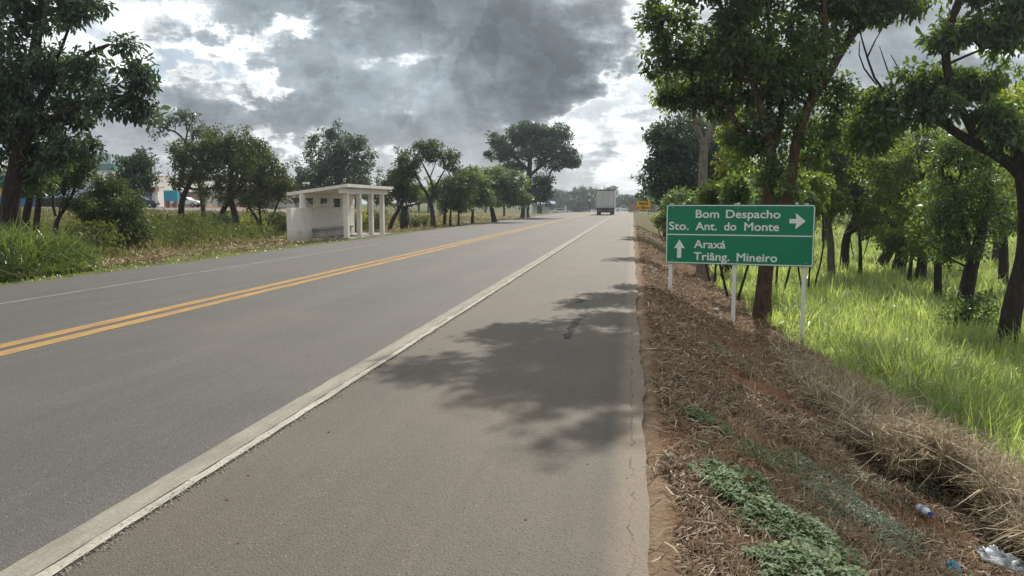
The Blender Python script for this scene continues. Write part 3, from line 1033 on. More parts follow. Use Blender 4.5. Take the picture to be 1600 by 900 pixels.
make_tree('roadside_tree', 'broad dark round tree at the roadside behind the yellow sign', 'tree',
          [[foot(1078, 330, 43, 0.2)] + ps([(1080, 310, 43, 0.2), (1078, 280, 43, 0.17), (1072, 250, 43, 0.13), (1066, 215, 43, 0.08)]),
           ps([(1079, 300, 43, 0.13), (1058, 275, 42.5, 0.1), (1035, 250, 42, 0.05)]), ps([(1078, 285, 43, 0.12), (1100, 262, 43.5, 0.09), (1115, 230, 43.5, 0.05)])],
          [pb(1028, 250, 42, 30, 52), pb(1066, 225, 42, 45, 45), pb(1062, 280, 42, 45, 34), pb(1108, 255, 44, 38, 55), pb(1092, 200, 43, 32, 26), pb(1040, 205, 42, 22, 18), pb(1035, 295, 41, 28, 14)],
          13, 'leaf_blue', 'bark_dark', n=230, per=85, clump=0.65, size=0.20, droop=0.3)

make_tree('forest_tree', 'yellow green sunlit tree between the pale trunk and the tall dark tree', 'tree',
          [[foot(1140, 340, 33, 0.12)] + ps([(1142, 310, 33, 0.11), (1146, 270, 33, 0.09), (1150, 225, 33, 0.05)])],
          [pb(1150, 250, 33, 26, 45), pb(1140, 300, 33, 34, 20), pb(1166, 285, 33, 20, 30), pb(1140, 190, 34, 25, 30)],
          14, 'leaf_bright', 'bark_dark', n=80, per=70, clump=0.42, size=0.17)

Y = 37
make_tree('forest_tree', 'slender grey trunk rising out of the grass just right of the green sign', 'tree',
          [[foot(1299, 432, Y, 0.16)] + ps([(1299, 415, Y, 0.16), (1299, 380, Y, 0.15), (1293, 342, Y, 0.14), (1283, 300, Y, 0.12), (1279, 270, Y, 0.10), (1286, 236, Y, 0.08), (1293, 200, Y, 0.05)]),
           ps([(1296, 350, Y, 0.09), (1306, 310, Y, 0.08), (1312, 270, Y, 0.06), (1318, 230, Y, 0.04)])],
          [pb(1290, 215, Y, 45, 50), pb(1275, 270, Y, 35, 40), pb(1320, 250, Y, 30, 40), pb(1290, 320, Y - 1, 40, 22, 0.6)],
          15, 'leaf_mid', 'bark_grey', n=130, per=60, clump=0.42, size=0.18, tip=0.012)

Y = 42
make_tree('forest_tree', 'dark crooked tree with one long low limb reaching right', 'tree',
          [[foot(1319, 411, Y, 0.2)] + ps([(1320, 395, Y, 0.2), (1321, 368, Y, 0.19), (1335, 345, Y, 0.15), (1340, 325, Y, 0.14), (1360, 300, Y, 0.13), (1380, 278, Y, 0.10), (1400, 255, Y, 0.05)]),
           ps([(1321, 368, Y, 0.14), (1345, 352, Y - 1, 0.11), (1375, 340, Y - 2, 0.08), (1400, 322, Y - 2, 0.05)]), ps([(1335, 345, Y, 0.11), (1335, 300, Y, 0.09), (1340, 260, Y, 0.05)])],
          [pb(1345, 240, Y, 50, 40), pb(1390, 250, Y, 40, 50), pb(1360, 310, Y, 45, 22), pb(1410, 310, Y - 2, 35, 25), pb(1340, 200, Y, 45, 30)],
          16, 'leaf_mid', 'bark_dark', n=170, per=60, clump=0.5, size=0.19, tip=0.013)

Y = 44
make_tree('forest_tree', 'dark trunk leaning hard right, in the shade beyond the grass', 'tree',
          [[foot(1372, 416, Y, 0.27)] + ps([(1378, 408, Y, 0.27), (1405, 372, Y, 0.25), (1425, 340, Y, 0.22), (1440, 300, Y, 0.16), (1450, 250, Y, 0.08)])],
          [pb(1435, 330, Y - 2, 40, 35), pb(1450, 270, Y, 45, 45), pb(1480, 320, Y, 35, 40)], 17, 'leaf_bright', 'bark_dark', n=100, per=70, clump=0.5, size=0.19)
make_tree('forest_tree', 'stout dark trunk tilting right, next to the hard leaning one', 'tree',
          [[foot(1400, 428, 40, 0.30)] + ps([(1404, 415, 40, 0.30), (1413, 385, 40, 0.29), (1418, 350, 40, 0.25), (1412, 300, 40, 0.16), (1405, 250, 40, 0.08)])],
          [pb(1410, 355, 38, 40, 28), pb(1400, 290, 40, 45, 40), pb(1380, 350, 38, 30, 20)], 18, 'leaf_mid', 'bark_dark', n=100, per=70, clump=0.48, size=0.18)
make_tree('forest_tree', 'short straight dark trunk standing second from the slim post like trunk', 'tree',
          [[foot(1437, 442, 37, 0.22)] + ps([(1438, 430, 37, 0.22), (1442, 400, 37, 0.21), (1445, 350, 37, 0.17), (1450, 290, 37, 0.08)])],
          [pb(1440, 370, 36, 35, 28), pb(1455, 310, 37, 45, 45)], 19, 'leaf_mid', 'bark_dark', n=80, per=70, clump=0.45, size=0.17)
make_tree('forest_tree', 'slim upright post like trunk in open grass, left of the forked trunk', 'tree',
          [[foot(1465, 476, 29.5, 0.13)] + ps([(1465, 460, 29.5, 0.13), (1466, 410, 29.5, 0.125), (1467, 360, 29.5, 0.11), (1470, 300, 29.5, 0.07)])],
          [pb(1462, 372, 29, 40, 30), pb(1475, 310, 29.5, 45, 45)], 20, 'leaf_mid', 'bark_dark', n=80, per=60, clump=0.42, size=0.16)
Y = 22.5
make_tree('forest_tree', 'dark trunk forking low in the grass, with leafy suckers round its foot', 'tree',
          [[foot(1504, 530, Y, 0.24)] + ps([(1505, 515, Y, 0.22), (1506, 475, Y, 0.20), (1514, 440, Y, 0.19), (1518, 415, Y, 0.16), (1534, 370, Y, 0.14), (1538, 320, Y, 0.12), (1545, 260, Y, 0.08), (1550, 200, Y, 0.05)]),
           ps([(1518, 420, Y, 0.10), (1512, 395, Y, 0.09), (1508, 360, Y, 0.08), (1495, 310, Y, 0.05)])],
          [pb(1480, 330, Y, 40, 55), pb(1520, 300, Y, 45, 60), pb(1505, 390, Y - .5, 35, 30), pb(1555, 330, Y + 1, 35, 60), pb(1500, 240, Y, 50, 40), pb(1470, 390, Y, 20, 20, 0.15),
           pb(1490, 480, Y - .6, 20, 36, 0.12), pb(1530, 490, Y - .4, 22, 45, 0.16)],
          21, 'leaf_dark', 'bark_dark', n=230, per=52, clump=0.36, size=0.12, near=False)
Y = 19.6
make_tree('forest_tree', 'nearest thick dark trunk leaning out of the frame, arched limbs above', 'tree',
          [[foot(1572, 562, Y, 0.24)] + ps([(1574, 545, Y, 0.23), (1577, 500, Y, 0.22), (1588, 455, Y, 0.21), (1602, 405, Y, 0.20), (1606, 340, Y, 0.18), (1598, 285, Y, 0.16), (1590, 245, Y, 0.135), (1580, 208, Y, 0.11), (1562, 170, Y, 0.09), (1540, 148, Y, 0.075), (1510, 152, Y - .4, 0.05)]),
           ps([(1597, 275, Y, 0.135), (1570, 242, Y, 0.13), (1530, 228, Y, 0.12), (1497, 214, Y, 0.105), (1470, 190, Y, 0.09), (1450, 172, Y, 0.075), (1420, 158, Y, 0.05), (1400, 150, Y, 0.03)]),
           ps([(1500, 216, Y, 0.07), (1478, 185, Y, 0.06), (1458, 156, Y, 0.045), (1440, 140, Y, 0.03)]),
           ps([(1560, 238, Y, 0.08), (1556, 205, Y + .4, 0.07), (1540, 180, Y + .6, 0.05), (1522, 172, Y + .6, 0.03)]),
           ps([(1530, 228, Y, 0.09), (1512, 190, Y - .3, 0.09), (1486, 140, Y - .5, 0.09), (1474, 90, Y - .5, 0.09), (1480, 50, Y - .5, 0.09), (1494, 12, Y - .5, 0.08), (1512, -30, Y - .5, 0.07), (1540, -110, Y, 0.04)]),
           ps([(1486, 36, Y - .5, 0.05), (1508, 22, Y - .5, 0.05), (1512, 2, Y - .5, 0.045), (1504, -14, Y - .5, 0.04)]),
           ps([(1482, 100, Y - .5, 0.03), (1530, 78, Y - .6, 0.028), (1560, 64, Y - .6, 0.022), (1590, 70, Y - .6, 0.015)]),
           ps([(1512, -30, Y - .5, 0.06), (1450, -50, Y - .5, 0.05), (1385, -30, Y, 0.03)]),
           ps([(1400, 150, Y, 0.03), (1372, 150, Y, 0.028), (1364, 122, Y, 0.026), (1354, 84, Y, 0.024), (1345, 60, Y, 0.02), (1341, 44, Y, 0.012)]),
           ps([(1356, 88, Y, 0.02), (1364, 64, Y, 0.018), (1380, 42, Y, 0.009)]),
           ps([(1366, 128, Y, 0.02), (1340, 100, Y, 0.018), (1331, 92, Y, 0.017), (1336, 76, Y, 0.014), (1346, 72, Y, 0.012), (1343, 64, Y, 0.008)]),
           ps([(1400, 148, Y, 0.02), (1385, 102, Y, 0.018), (1376, 84, Y, 0.014), (1370, 78, Y, 0.011), (1374, 72, Y, 0.007)]),
           ps([(1420, 156, Y, 0.02), (1412, 112, Y, 0.018), (1402, 98, Y, 0.014), (1392, 86, Y, 0.008)]),
           ps([(1600, 330, Y, 0.15), (1640, 200, Y, 0.14), (1680, 80, Y, 0.11), (1690, -60, Y, 0.07)])],
          [pb(1385, 170, Y, 45, 38), pb(1425, 135, Y, 40, 26), pb(1480, 120, Y, 40, 26), pb(1520, 130, Y, 40, 28), pb(1455, 165, Y - .4, 40, 25), pb(1352, 205, Y, 30, 26, 0.3), pb(1560, 195, Y - .3, 26, 36, 0.3),
           pb(1640, 250, Y, 40, 60, 0.25), pb(1505, 48, Y - .5, 38, 20), pb(1570, 55, Y - .5, 35, 26), pb(1592, 18, Y - .5, 26, 28), pb(1425, 0, Y - .3, 45, 14), pb(1470, 62, Y - .5, 16, 16, 0.1), pb(1560, -20, Y - .5, 60, 26),
           pb(1385, -8, Y, 30, 14, 0.3)],
          22, 'leaf_dark', 'bark_dark', n=260, per=92, clump=0.40, size=0.15, near=True, droop=0.5, width=0.46, tip=0.009)
make_tree('forest_tree', 'yellow green tree lit through behind the arched limbs at the right edge', 'tree',
          [[foot(1570, 420, 34, 0.16)] + ps([(1568, 380, 34, 0.15), (1560, 300, 34, 0.12), (1555, 230, 34, 0.07), (1552, 180, 34, 0.04)])],
          [pb(1560, 190, 34, 45, 45), pb(1600, 240, 34, 40, 60), pb(1530, 260, 34, 35, 45), pb(1590, 160, 34, 40, 30), pb(1580, 330, 33, 40, 40, 0.6), pb(1500, 235, 34, 30, 30, 0.5)], 25, 'leaf_bright', 'bark_dark', n=150, per=80, clump=0.46, size=0.17)
make_tree('forest_tree', 'thin stemmed tree with hanging leaves over the short straight trunk', 'tree',
          [[foot(1420, 425, 33, 0.07)] + ps([(1424, 395, 33, 0.065), (1432, 340, 33, 0.06), (1440, 280, 33, 0.05), (1430, 220, 33, 0.03)]), ps([(1430, 350, 33, 0.04), (1405, 310, 33, 0.03), (1385, 280, 33, 0.02)])],
          [pb(1400, 290, 33, 36, 50), pb(1440, 250, 33, 40, 50), pb(1450, 340, 32, 36, 36), pb(1390, 370, 32, 26, 18, 0.4), pb(1425, 385, 31.5, 24, 14, 0.4), pb(1360, 250, 33, 26, 40, 0.6)], 26, 'leaf_mid', 'bark_dark', n=190, per=66, clump=0.38, size=0.15)
make_tree('forest_tree', 'slim leafy tree filling the gap between the grey trunk and the crooked tree', 'tree',
          [[foot(1345, 425, 38, 0.08)] + ps([(1344, 380, 38, 0.07), (1338, 320, 38, 0.06), (1330, 250, 38, 0.04), (1335, 200, 38, 0.02)])],
          [pb(1335, 215, 38, 40, 45), pb(1320, 290, 38, 30, 40), pb(1365, 270, 38, 30, 40), pb(1345, 345, 37, 34, 26, 0.6)], 27, 'leaf_olive', 'bark_dark', n=140, per=62, clump=0.42, size=0.16)

# deeper wood on the right: individual trees whose crowns close the view
rg = np.random.default_rng(77)
WOOD = [(1040, 62, 6.0, 'leaf_dark'), (1128, 55, 6.2, 'leaf_mid'), (1175, 48, 7.2, 'leaf_dark'), (1215, 60, 7.0, 'leaf_bright'), (1250, 50, 6.6, 'leaf_mid'), (1290, 70, 7.4, 'leaf_mid'), (1340, 85, 8.2, 'leaf_bright'),
        (1385, 72, 7.0, 'leaf_mid'), (1430, 66, 7.6, 'leaf_bright'), (1470, 80, 9.0, 'leaf_mid'), (1515, 58, 8.0, 'leaf_bright'), (1560, 48, 7.8, 'leaf_bright'), (1600, 62, 10.0, 'leaf_mid'), (1550, 95, 11.5, 'leaf_mid'), (1410, 110, 11.0, 'leaf_mid'), (1300, 115, 10.0, 'leaf_dark'), (1200, 100, 8.5, 'leaf_blue'), (1095, 90, 7.2, 'leaf_blue')]
for k, (u, Yt, h, lf) in enumerate(WOOD):
    p = at(u, 330, Yt)
    x, y = p[0], p[1]
    z0 = float(gz(x, y))
    lean = rg.normal(0, 0.5, 2)
    st = [(x, y, z0 - 0.3, 0.22), (x + lean[0] * .3, y, z0 + h * 0.25, 0.19), (x + lean[0], y + lean[1], z0 + h * 0.55, 0.13), (x + lean[0] * 1.4, y + lean[1], z0 + h * 0.85, 0.05)]
    st2 = [(x + lean[0] * .3, y, z0 + h * 0.25, 0.13), (x - lean[0] - 0.6, y, z0 + h * 0.5, 0.10), (x - lean[0] - 1.3, y - .5, z0 + h * 0.75, 0.05)]
    bl = []
    for q in range(6):
        a = rg.random() * 6.28
        rad = h * 0.26 * rg.random() ** 0.5
        bl.append((np.array([x + math.cos(a) * rad, y + math.sin(a) * rad, z0 + h * rg.uniform(0.42, 0.85)]), np.array([h * 0.24, h * 0.24, h * 0.17]) * rg.uniform(0.8, 1.2), 1.0))
    make_tree('wood_tree', 'leafy tree standing in the wood beyond the tall grass', 'tree', [st, st2], bl, 300 + k, lf, 'bark_dark', n=62, per=40, clump=0.62, size=0.24, group='trees in the wood beyond the tall grass', tip=0.02)

# undergrowth shrubs behind the sign
for k, (u, v, Yt, ru, rv, lf, lab) in enumerate([(1075, 318, 36, 40, 22, 'leaf_dark', 'dark low shrub behind the left end of the green sign'), (1120, 305, 27, 20, 18, 'leaf_mid', 'low green shrub behind the sign top, beside the pale trunk'),
                                                 (1216, 300, 24, 36, 36, 'leaf_dark', 'dark leafy sapling between the twin stems behind the green sign'), (1268, 300, 30, 20, 36, 'leaf_mid', 'leafy green sapling behind the sign, near its right top corner'),
                                                 (1040, 345, 52, 22, 14, 'leaf_mid', 'low shrub on the bank between the two road signs'), (1150, 300, 22, 12, 22, 'leaf_dark', 'small dark sapling rising behind the middle of the sign top'),
                                                 (1344, 345, 50, 30, 25, 'leaf_mid', 'low shrub under the crooked tree with the long limb')]):
    c = at(u, v, Yt)
    s = mpp(c)
    z0 = float(gz(c[0], c[1]))
    st = [[(c[0] + d * 0.1, c[1], z0 - 0.1, 0.035), (c[0] + d * 0.5, c[1], (z0 + c[2]) / 2, 0.03), (c[0] + d * ru * s * 0.6, c[1], c[2] + rv * s * 0.5, 0.012)] for d in (-1, 0.1, 1)]
    make_tree('undergrowth_shrub', lab, 'shrub', st, [pb(u, v, Yt, ru, rv, 1.0)], 500 + k, lf, 'bark_dark', n=40, per=60, clump=0.36, size=0.15, tip=0.008)

# ---- left of the road
Y = 20
make_tree('roadside_tree', 'huge dark tree filling the top left corner, drooping big leaves', 'tree',
          [[foot(10, 360, Y, 0.27)] + ps([(12, 330, Y, 0.25), (17, 293, Y, 0.22), (28, 240, Y, 0.19), (37, 187, Y, 0.16), (45, 120, Y, 0.16), (60, 50, Y, 0.12), (70, -40, Y, 0.07)]),
           ps([(24, 262, Y, 0.17), (44, 212, Y, 0.15), (58, 165, Y, 0.13), (90, 120, Y, 0.10), (130, 85, Y - .3, 0.07), (170, 70, Y - .5, 0.04)]),
           ps([(44, 212, Y, 0.10), (90, 180, Y - .3, 0.08), (140, 160, Y - .6, 0.06), (190, 150, Y - .8, 0.04)]),
           ps([(28, 240, Y, 0.12), (0, 190, Y, 0.10), (-40, 120, Y, 0.07)])],
          [pb(40, 20, Y, 75, 45), pb(125, 18, Y - .5, 38, 22), pb(50, 110, Y, 75, 40), pb(140, 105, Y - .3, 42, 26), pb(200, 68, Y - .6, 26, 8, 0.12), pb(218, 120, Y - .8, 20, 22, 0.25), pb(180, 150, Y - .6, 40, 28), pb(215, 168, Y - .8, 22, 16, 0.18),
           pb(100, 165, Y, 55, 32), pb(30, 205, Y + .5, 60, 50), pb(115, 215, Y + .3, 42, 38), pb(60, -80, Y, 110, 60), pb(-60, 80, Y, 60, 140), pb(0, 150, Y, 60, 50), pb(70, 250, Y + .5, 40, 25)],
          31, 'leaf_blue', 'bark_dark', n=460, per=96, clump=0.42, size=0.155, near=True, droop=0.5, width=0.46, tip=0.0085)
for k, (pts, lab) in enumerate([([(25, 338, 25, .14), (27, 300, 25, .12), (33, 265, 25, .06)], 'thin dark trunk close to the right of the huge left tree'),
                                ([(40, 338, 26, .13), (50, 300, 26, .11), (56, 270, 26, .06)], 'thin trunk leaning right in front of the blue shopfront'),
                                ([(57, 342, 27, .11), (62, 305, 27, .10), (66, 275, 27, .06)], 'thin upright trunk right in front of the blue pillar')]):
    Yt = pts[0][2]
    u0 = pts[-1][0]
    make_tree('small_tree', lab, 'tree', [[foot(pts[0][0] - 3, 350, Yt, pts[0][3])] + ps(pts)],
              [pb(u0, 272, Yt, 28, 22, 1.0), pb(u0 - 4, 292, Yt, 18, 10, 0.35), pb(u0 + 12, 250, Yt, 22, 20, 0.7)], 40 + k, 'leaf_dark', 'bark_dark', n=60, per=55, clump=0.34, size=0.13)
Y = 29
make_tree('small_tree', 'small crooked tree forking near the ground before the pale trailer', 'tree',
          [[foot(80, 352, Y, 0.09)] + ps([(86, 340, Y, 0.085), (100, 328, Y, 0.075), (110, 315, Y, 0.06), (118, 290, Y, 0.05), (120, 260, Y, 0.03)]), ps([(87, 338, Y, 0.05), (83, 325, Y, 0.045), (79, 312, Y, 0.04), (85, 280, Y, 0.02)]),
           ps([(92, 333, Y, 0.03), (94, 322, Y, 0.03), (100, 305, Y, 0.02)])],
          [pb(100, 285, Y, 35, 28), pb(125, 265, Y, 25, 22), pb(85, 265, Y, 25, 25), pb(118, 318, Y, 25, 8, 0.25), pb(115, 240, Y, 30, 22)], 44, 'leaf_roadside', 'bark_dark', n=130, per=60, clump=0.36, size=0.13)
Y = 31
make_tree('bush', 'big rounded green bush at the verge left of the white shelter', 'bush',
          [[foot(186, 380, Y, 0.06)] + ps([(184, 350, Y, 0.05), (178, 310, Y, 0.03)]), [foot(190, 380, Y, 0.05)] + ps([(200, 350, Y, 0.04), (206, 325, Y, 0.02)]), [foot(140, 375, Y + 1, 0.05)] + ps([(139, 350, Y + 1, 0.045), (145, 325, Y + 1, 0.03)])],
          [pb(182, 330, Y, 42, 40), pb(165, 292, Y, 28, 25), pb(208, 345, Y, 24, 28), pb(150, 330, Y, 22, 30), pb(185, 368, Y, 36, 14, 0.5)], 45, 'leaf_roadside', 'bark_dark', n=210, per=75, clump=0.34, size=0.125)
Y = 45
make_tree('small_tree', 'small round tree standing against the pale roofs beyond the bush', 'tree',
          [[foot(206, 350, Y, 0.12)] + ps([(206, 320, Y, 0.11), (210, 290, Y, 0.08), (214, 260, Y, 0.04)])],
          [pb(205, 262, Y, 28, 26), pb(232, 250, Y, 18, 18, 0.5), pb(190, 285, Y, 22, 25), pb(222, 280, Y, 24, 18)], 46, 'leaf_blue', 'bark_dark', n=95, per=48, clump=0.42, size=0.22)
Y = 48
make_tree('roadside_tree', 'bent trunk tree in front of the teal container, airy left crown', 'tree',
          [[foot(282, 340, Y, 0.2)] + ps([(284, 325, Y, 0.19), (286, 306, Y, 0.18), (295, 292, Y, 0.16), (300, 270, Y, 0.12), (312, 240, Y, 0.07)]), ps([(294, 294, Y, 0.09), (320, 298, Y, 0.07), (345, 288, Y, 0.05)])],
          [pb(298, 262, Y, 32, 32), pb(325, 235, Y, 34, 24), pb(285, 240, Y, 22, 18, 0.6), pb(275, 285, Y, 20, 8, 0.3), pb(320, 275, Y, 28, 14)], 47, 'leaf_roadside', 'bark_dark', n=120, per=58, clump=0.46, size=0.19)
make_tree('roadside_tree', 'dense broad tree with two dark feet, middle of the left group', 'tree',
          [[foot(370, 358, Y, 0.24)] + ps([(369, 345, Y, 0.22), (366, 328, Y, 0.21), (358, 312, Y, 0.18), (360, 280, Y, 0.14), (365, 240, Y, 0.07)]), [foot(342, 345, Y + 2, 0.2)] + ps([(348, 328, Y + 2, 0.18), (356, 315, Y + 1, 0.16)]),
           ps([(358, 310, Y, 0.12), (385, 285, Y, 0.10), (400, 255, Y, 0.06)])],
          [pb(345, 225, Y, 36, 26), pb(375, 225, Y, 32, 26), pb(365, 265, Y, 48, 34), pb(400, 255, Y, 30, 30), pb(345, 300, Y, 35, 14, 0.6), pb(385, 305, Y, 26, 18, 0.6)], 48, 'leaf_olive', 'bark_dark', n=210, per=75, clump=0.48, size=0.18)
make_tree('roadside_tree', 'low tree with splayed thin stems just left of the shelter wall', 'tree',
          [[foot(410, 362, 46, 0.10)] + ps([(407, 352, 46, 0.10), (397, 332, 46, 0.10), (378, 313, 46, 0.08), (385, 285, 46, 0.04)]), [foot(413, 362, 46, 0.07)] + ps([(417, 350, 46, 0.07), (430, 330, 46, 0.065), (434, 312, 46, 0.06), (445, 300, 46, 0.03)]),
           ps([(408, 352, 46, 0.09), (404, 320, 46, 0.07), (410, 290, 46, 0.04)])],
          [pb(425, 280, 46, 30, 26), pb(440, 295, 46, 22, 16), pb(405, 310, 46, 22, 18), pb(410, 265, 46, 25, 20)], 49, 'leaf_olive', 'bark_dark', n=120, per=70, clump=0.42, size=0.17)
make_tree('roadside_tree', 'thin airy tree lifting a bare curved branch above the left group', 'tree',
          [[foot(320, 345, 60, 0.16)] + ps([(312, 290, 60, 0.14), (298, 240, 60, 0.12), (288, 218, 60, 0.10), (275, 205, 60, 0.08), (255, 200, 60, 0.04)]), ps([(290, 222, 60, 0.08), (292, 205, 60, 0.06), (300, 190, 60, 0.04)])],
          [pb(248, 188, 60, 22, 14), pb(285, 185, 60, 28, 12), pb(310, 205, 60, 18, 12), pb(250, 205, 60, 14, 10, 0.2), pb(330, 215, 60, 25, 12)], 50, 'leaf_blue', 'bark_dark', n=70, per=26, clump=0.5, size=0.24, tip=0.018)
Y = 70
make_tree('roadside_tree', 'tall blue green tree rising straight behind the white shelter', 'tree',
          [[foot(528, 335, Y, 0.3)] + ps([(528, 300, Y, 0.27), (525, 265, Y, 0.2), (522, 230, Y, 0.08)]), ps([(527, 290, Y, 0.15), (550, 255, Y, 0.1), (565, 230, Y, 0.05)])],
          [pb(520, 225, Y, 42, 26), pb(556, 240, Y, 30, 26), pb(500, 258, Y, 42, 30), pb(540, 275, Y, 48, 30), pb(475, 285, Y, 28, 24), pb(500, 300, Y, 60, 16)], 51, 'leaf_blue', 'bark_dark', n=230, per=80, clump=0.66, size=0.26)
Y = 54
make_tree('roadside_tree', 'olive tree with low spreading limbs right of the shelter columns', 'tree',
          [[foot(606, 360, Y, 0.16)] + ps([(612, 345, Y, 0.15), (622, 330, Y, 0.14), (630, 315, Y, 0.11), (630, 290, Y, 0.06)]), ps([(624, 326, Y, 0.09), (645, 320, Y, 0.07), (660, 316, Y, 0.04)])],
          [pb(618, 285, Y, 28, 26), pb(640, 300, Y, 24, 20), pb(598, 305, Y, 20, 18), pb(635, 270, Y, 22, 16)], 52, 'leaf_olive', 'bark_dark', n=120, per=66, clump=0.46, size=0.19)
make_tree('tree_stump', 'broken stump wrapped in dark creeper, right of the shelter', 'stump', [[foot(631, 357, Y, 0.28)] + ps([(631, 345, Y, 0.28), (632, 330, Y, 0.26), (633, 322, Y, 0.2)])],
          [pb(632, 338, Y, 7, 13, 1.0)], 53, 'leaf_blue', 'bark_dark', n=30, per=60, clump=0.26, size=0.14)
Y = 53.5
make_tree('roadside_tree', 'open vase shaped tree with thin forked limbs and sky behind', 'tree',
          [[foot(677, 355, Y, 0.19)] + ps([(677, 345, Y, 0.18), (675, 324, Y, 0.16), (669, 304, Y, 0.13), (656, 287, Y, 0.09), (648, 268, Y, 0.06), (640, 250, Y, 0.03)]),
           ps([(674, 315, Y, 0.12), (678, 292, Y, 0.10), (671, 275, Y, 0.08), (660, 256, Y, 0.05), (655, 238, Y, 0.03)]), ps([(678, 296, Y, 0.08), (688, 276, Y, 0.06), (700, 258, Y, 0.03)]), ps([(672, 277, Y, 0.05), (678, 262, Y, 0.04), (684, 245, Y, 0.02)])],
          [pb(655, 238, Y, 30, 12), pb(690, 242, Y, 26, 12), pb(640, 258, Y, 22, 14), pb(706, 256, Y, 14, 16), pb(670, 228, Y, 22, 8, 0.4)], 54, 'leaf_roadside', 'bark_dark', n=100, per=46, clump=0.42, size=0.19, tip=0.012)
make_tree('roadside_tree', 'bushy mid green tree on thin stems, right of the vase shaped tree', 'tree',
          [[foot(694, 354, 58, 0.13)] + ps([(695, 335, 58, 0.12), (700, 300, 58, 0.06)]), [foot(716, 352, 59, 0.08)] + ps([(717, 335, 59, 0.08), (720, 300, 59, 0.04)]), [foot(704, 354, 57, 0.10)] + ps([(703, 335, 57, 0.09), (706, 305, 57, 0.04)])],
          [pb(700, 300, 58, 26, 28), pb(722, 290, 59, 20, 26), pb(715, 320, 58, 26, 12)], 55, 'leaf_roadside', 'bark_dark', n=120, per=70, clump=0.5, size=0.2)
make_tree('roadside_tree', 'dark bushy tree behind the leaning white stake', 'tree',
          [[foot(738, 350, 64, 0.13)] + ps([(738, 335, 64, 0.12), (740, 300, 64, 0.06)])],
          [pb(740, 292, 64, 24, 28), pb(752, 310, 64, 22, 14), pb(735, 272, 64, 16, 12, 0.4)], 56, 'leaf_dark', 'bark_dark', n=95, per=70, clump=0.55, size=0.22)
Y = 68.6
make_tree('roadside_tree', 'dense dome shaped tree on a dark trunk near the white frame', 'tree',
          [[foot(774, 348, Y, 0.24)] + ps([(770, 335, Y, 0.22), (766, 315, Y, 0.18), (772, 290, Y, 0.1)]), ps([(767, 318, Y, 0.12), (790, 300, Y, 0.08), (805, 290, Y, 0.04)])],
          [pb(765, 280, Y, 26, 18), pb(795, 285, Y, 28, 20), pb(780, 305, Y, 42, 16), pb(812, 308, Y, 18, 14), pb(752, 300, Y, 16, 18), pb(785, 268, Y, 20, 8, 0.4)], 57, 'leaf_dark', 'bark_dark', n=170, per=80, clump=0.55, size=0.23)
Y = 91
make_tree('roadside_tree', 'biggest spreading tree on the left roadside, wide flat layered crown', 'tree',
          [[foot(820, 342, Y, 0.55)] + ps([(820, 335, Y, 0.5), (822, 312, Y, 0.45), (826, 285, Y, 0.38), (828, 255, Y, 0.28), (832, 225, Y, 0.14)]), ps([(827, 275, Y, 0.22), (850, 255, Y, 0.16), (880, 240, Y, 0.08)]),
           ps([(827, 268, Y, 0.2), (805, 245, Y, 0.14), (785, 225, Y, 0.07)]), ps([(825, 296, Y, 0.2), (838, 290, Y, 0.15), (848, 280, Y, 0.07)])],
          [pb(830, 205, Y, 40, 14), pb(795, 218, Y, 28, 14), pb(872, 212, Y, 26, 16), pb(840, 232, Y, 55, 18), pb(785, 240, Y, 26, 12), pb(888, 248, Y, 22, 14), pb(862, 255, Y, 26, 9), pb(845, 285, Y, 18, 13, 2.0), pb(800, 262, Y, 22, 8, 1.2),
           pb(838, 305, Y, 15, 10, 1.0), pb(860, 305, Y, 10, 5, 0.4)],
          58, 'leaf_blue', 'bark_dark', n=300, per=110, clump=0.72, size=0.27, flat=0.6, tip=0.02)

# far trees beyond the junction: one thing each
rg = np.random.default_rng(9)
far_i = 0
for k in range(26):
    u = 858 + k * 6.3 + rg.normal(0, 1.5)
    Yt = rg.uniform(255, 330)
    p = at(u, 322, Yt)
    x, y = p[0], p[1]
    z0 = float(gz(x, y))
    h = rg.uniform(6.0, 9.5) * (0.72 if 965 < u < 1015 else 1.0) * (0.85 if u < 875 else 1.0)
    bl = [(np.array([x + rg.normal(0, 1.6), y, z0 + h * f_]), np.array([2.9, 2.2, 1.5]), 1.0) for f_ in (0.15, 0.3, 0.5, 0.65, 0.8)]
    make_tree('distant_tree', 'far off dark tree in the line closing the road beyond the junction', 'tree', [[(x, y, z0 - 0.3, 0.3), (x, y, z0 + h * .4, 0.25), (x + .4, y, z0 + h * .8, 0.1)]], bl, 700 + k, 'leaf_blue', 'bark_dark',
              n=44, per=80, clump=1.0, size=0.55, group='distant trees beyond the junction', tip=0.04)
# left background row behind the yard
for k in range(16):
    u = 300 + k * 32 + rg.normal(0, 8)
    Yt = rg.uniform(120, 150)
    p = at(u, 322, Yt)
    x, y = p[0], p[1]
    z0 = float(gz(x, y))
    h = rg.uniform(4.5, 6.5)
    bl = [(np.array([x + rg.normal(0, 1.5), y, z0 + h * rg.uniform(0.35, 0.8)]), np.array([2.0, 1.8, 1.1]), 1.0) for q in range(4)]
    make_tree('distant_tree', 'hazy green tree in the row far behind the left roadside trees', 'tree', [[(x, y, z0 - 0.3, 0.2), (x, y, z0 + h * .4, 0.17), (x + .3, y, z0 + h * .8, 0.06)]], bl, 760 + k, 'leaf_mid', 'bark_dark',
              n=34, per=55, clump=0.7, size=0.4, group='tree row far behind the left roadside', tip=0.03)


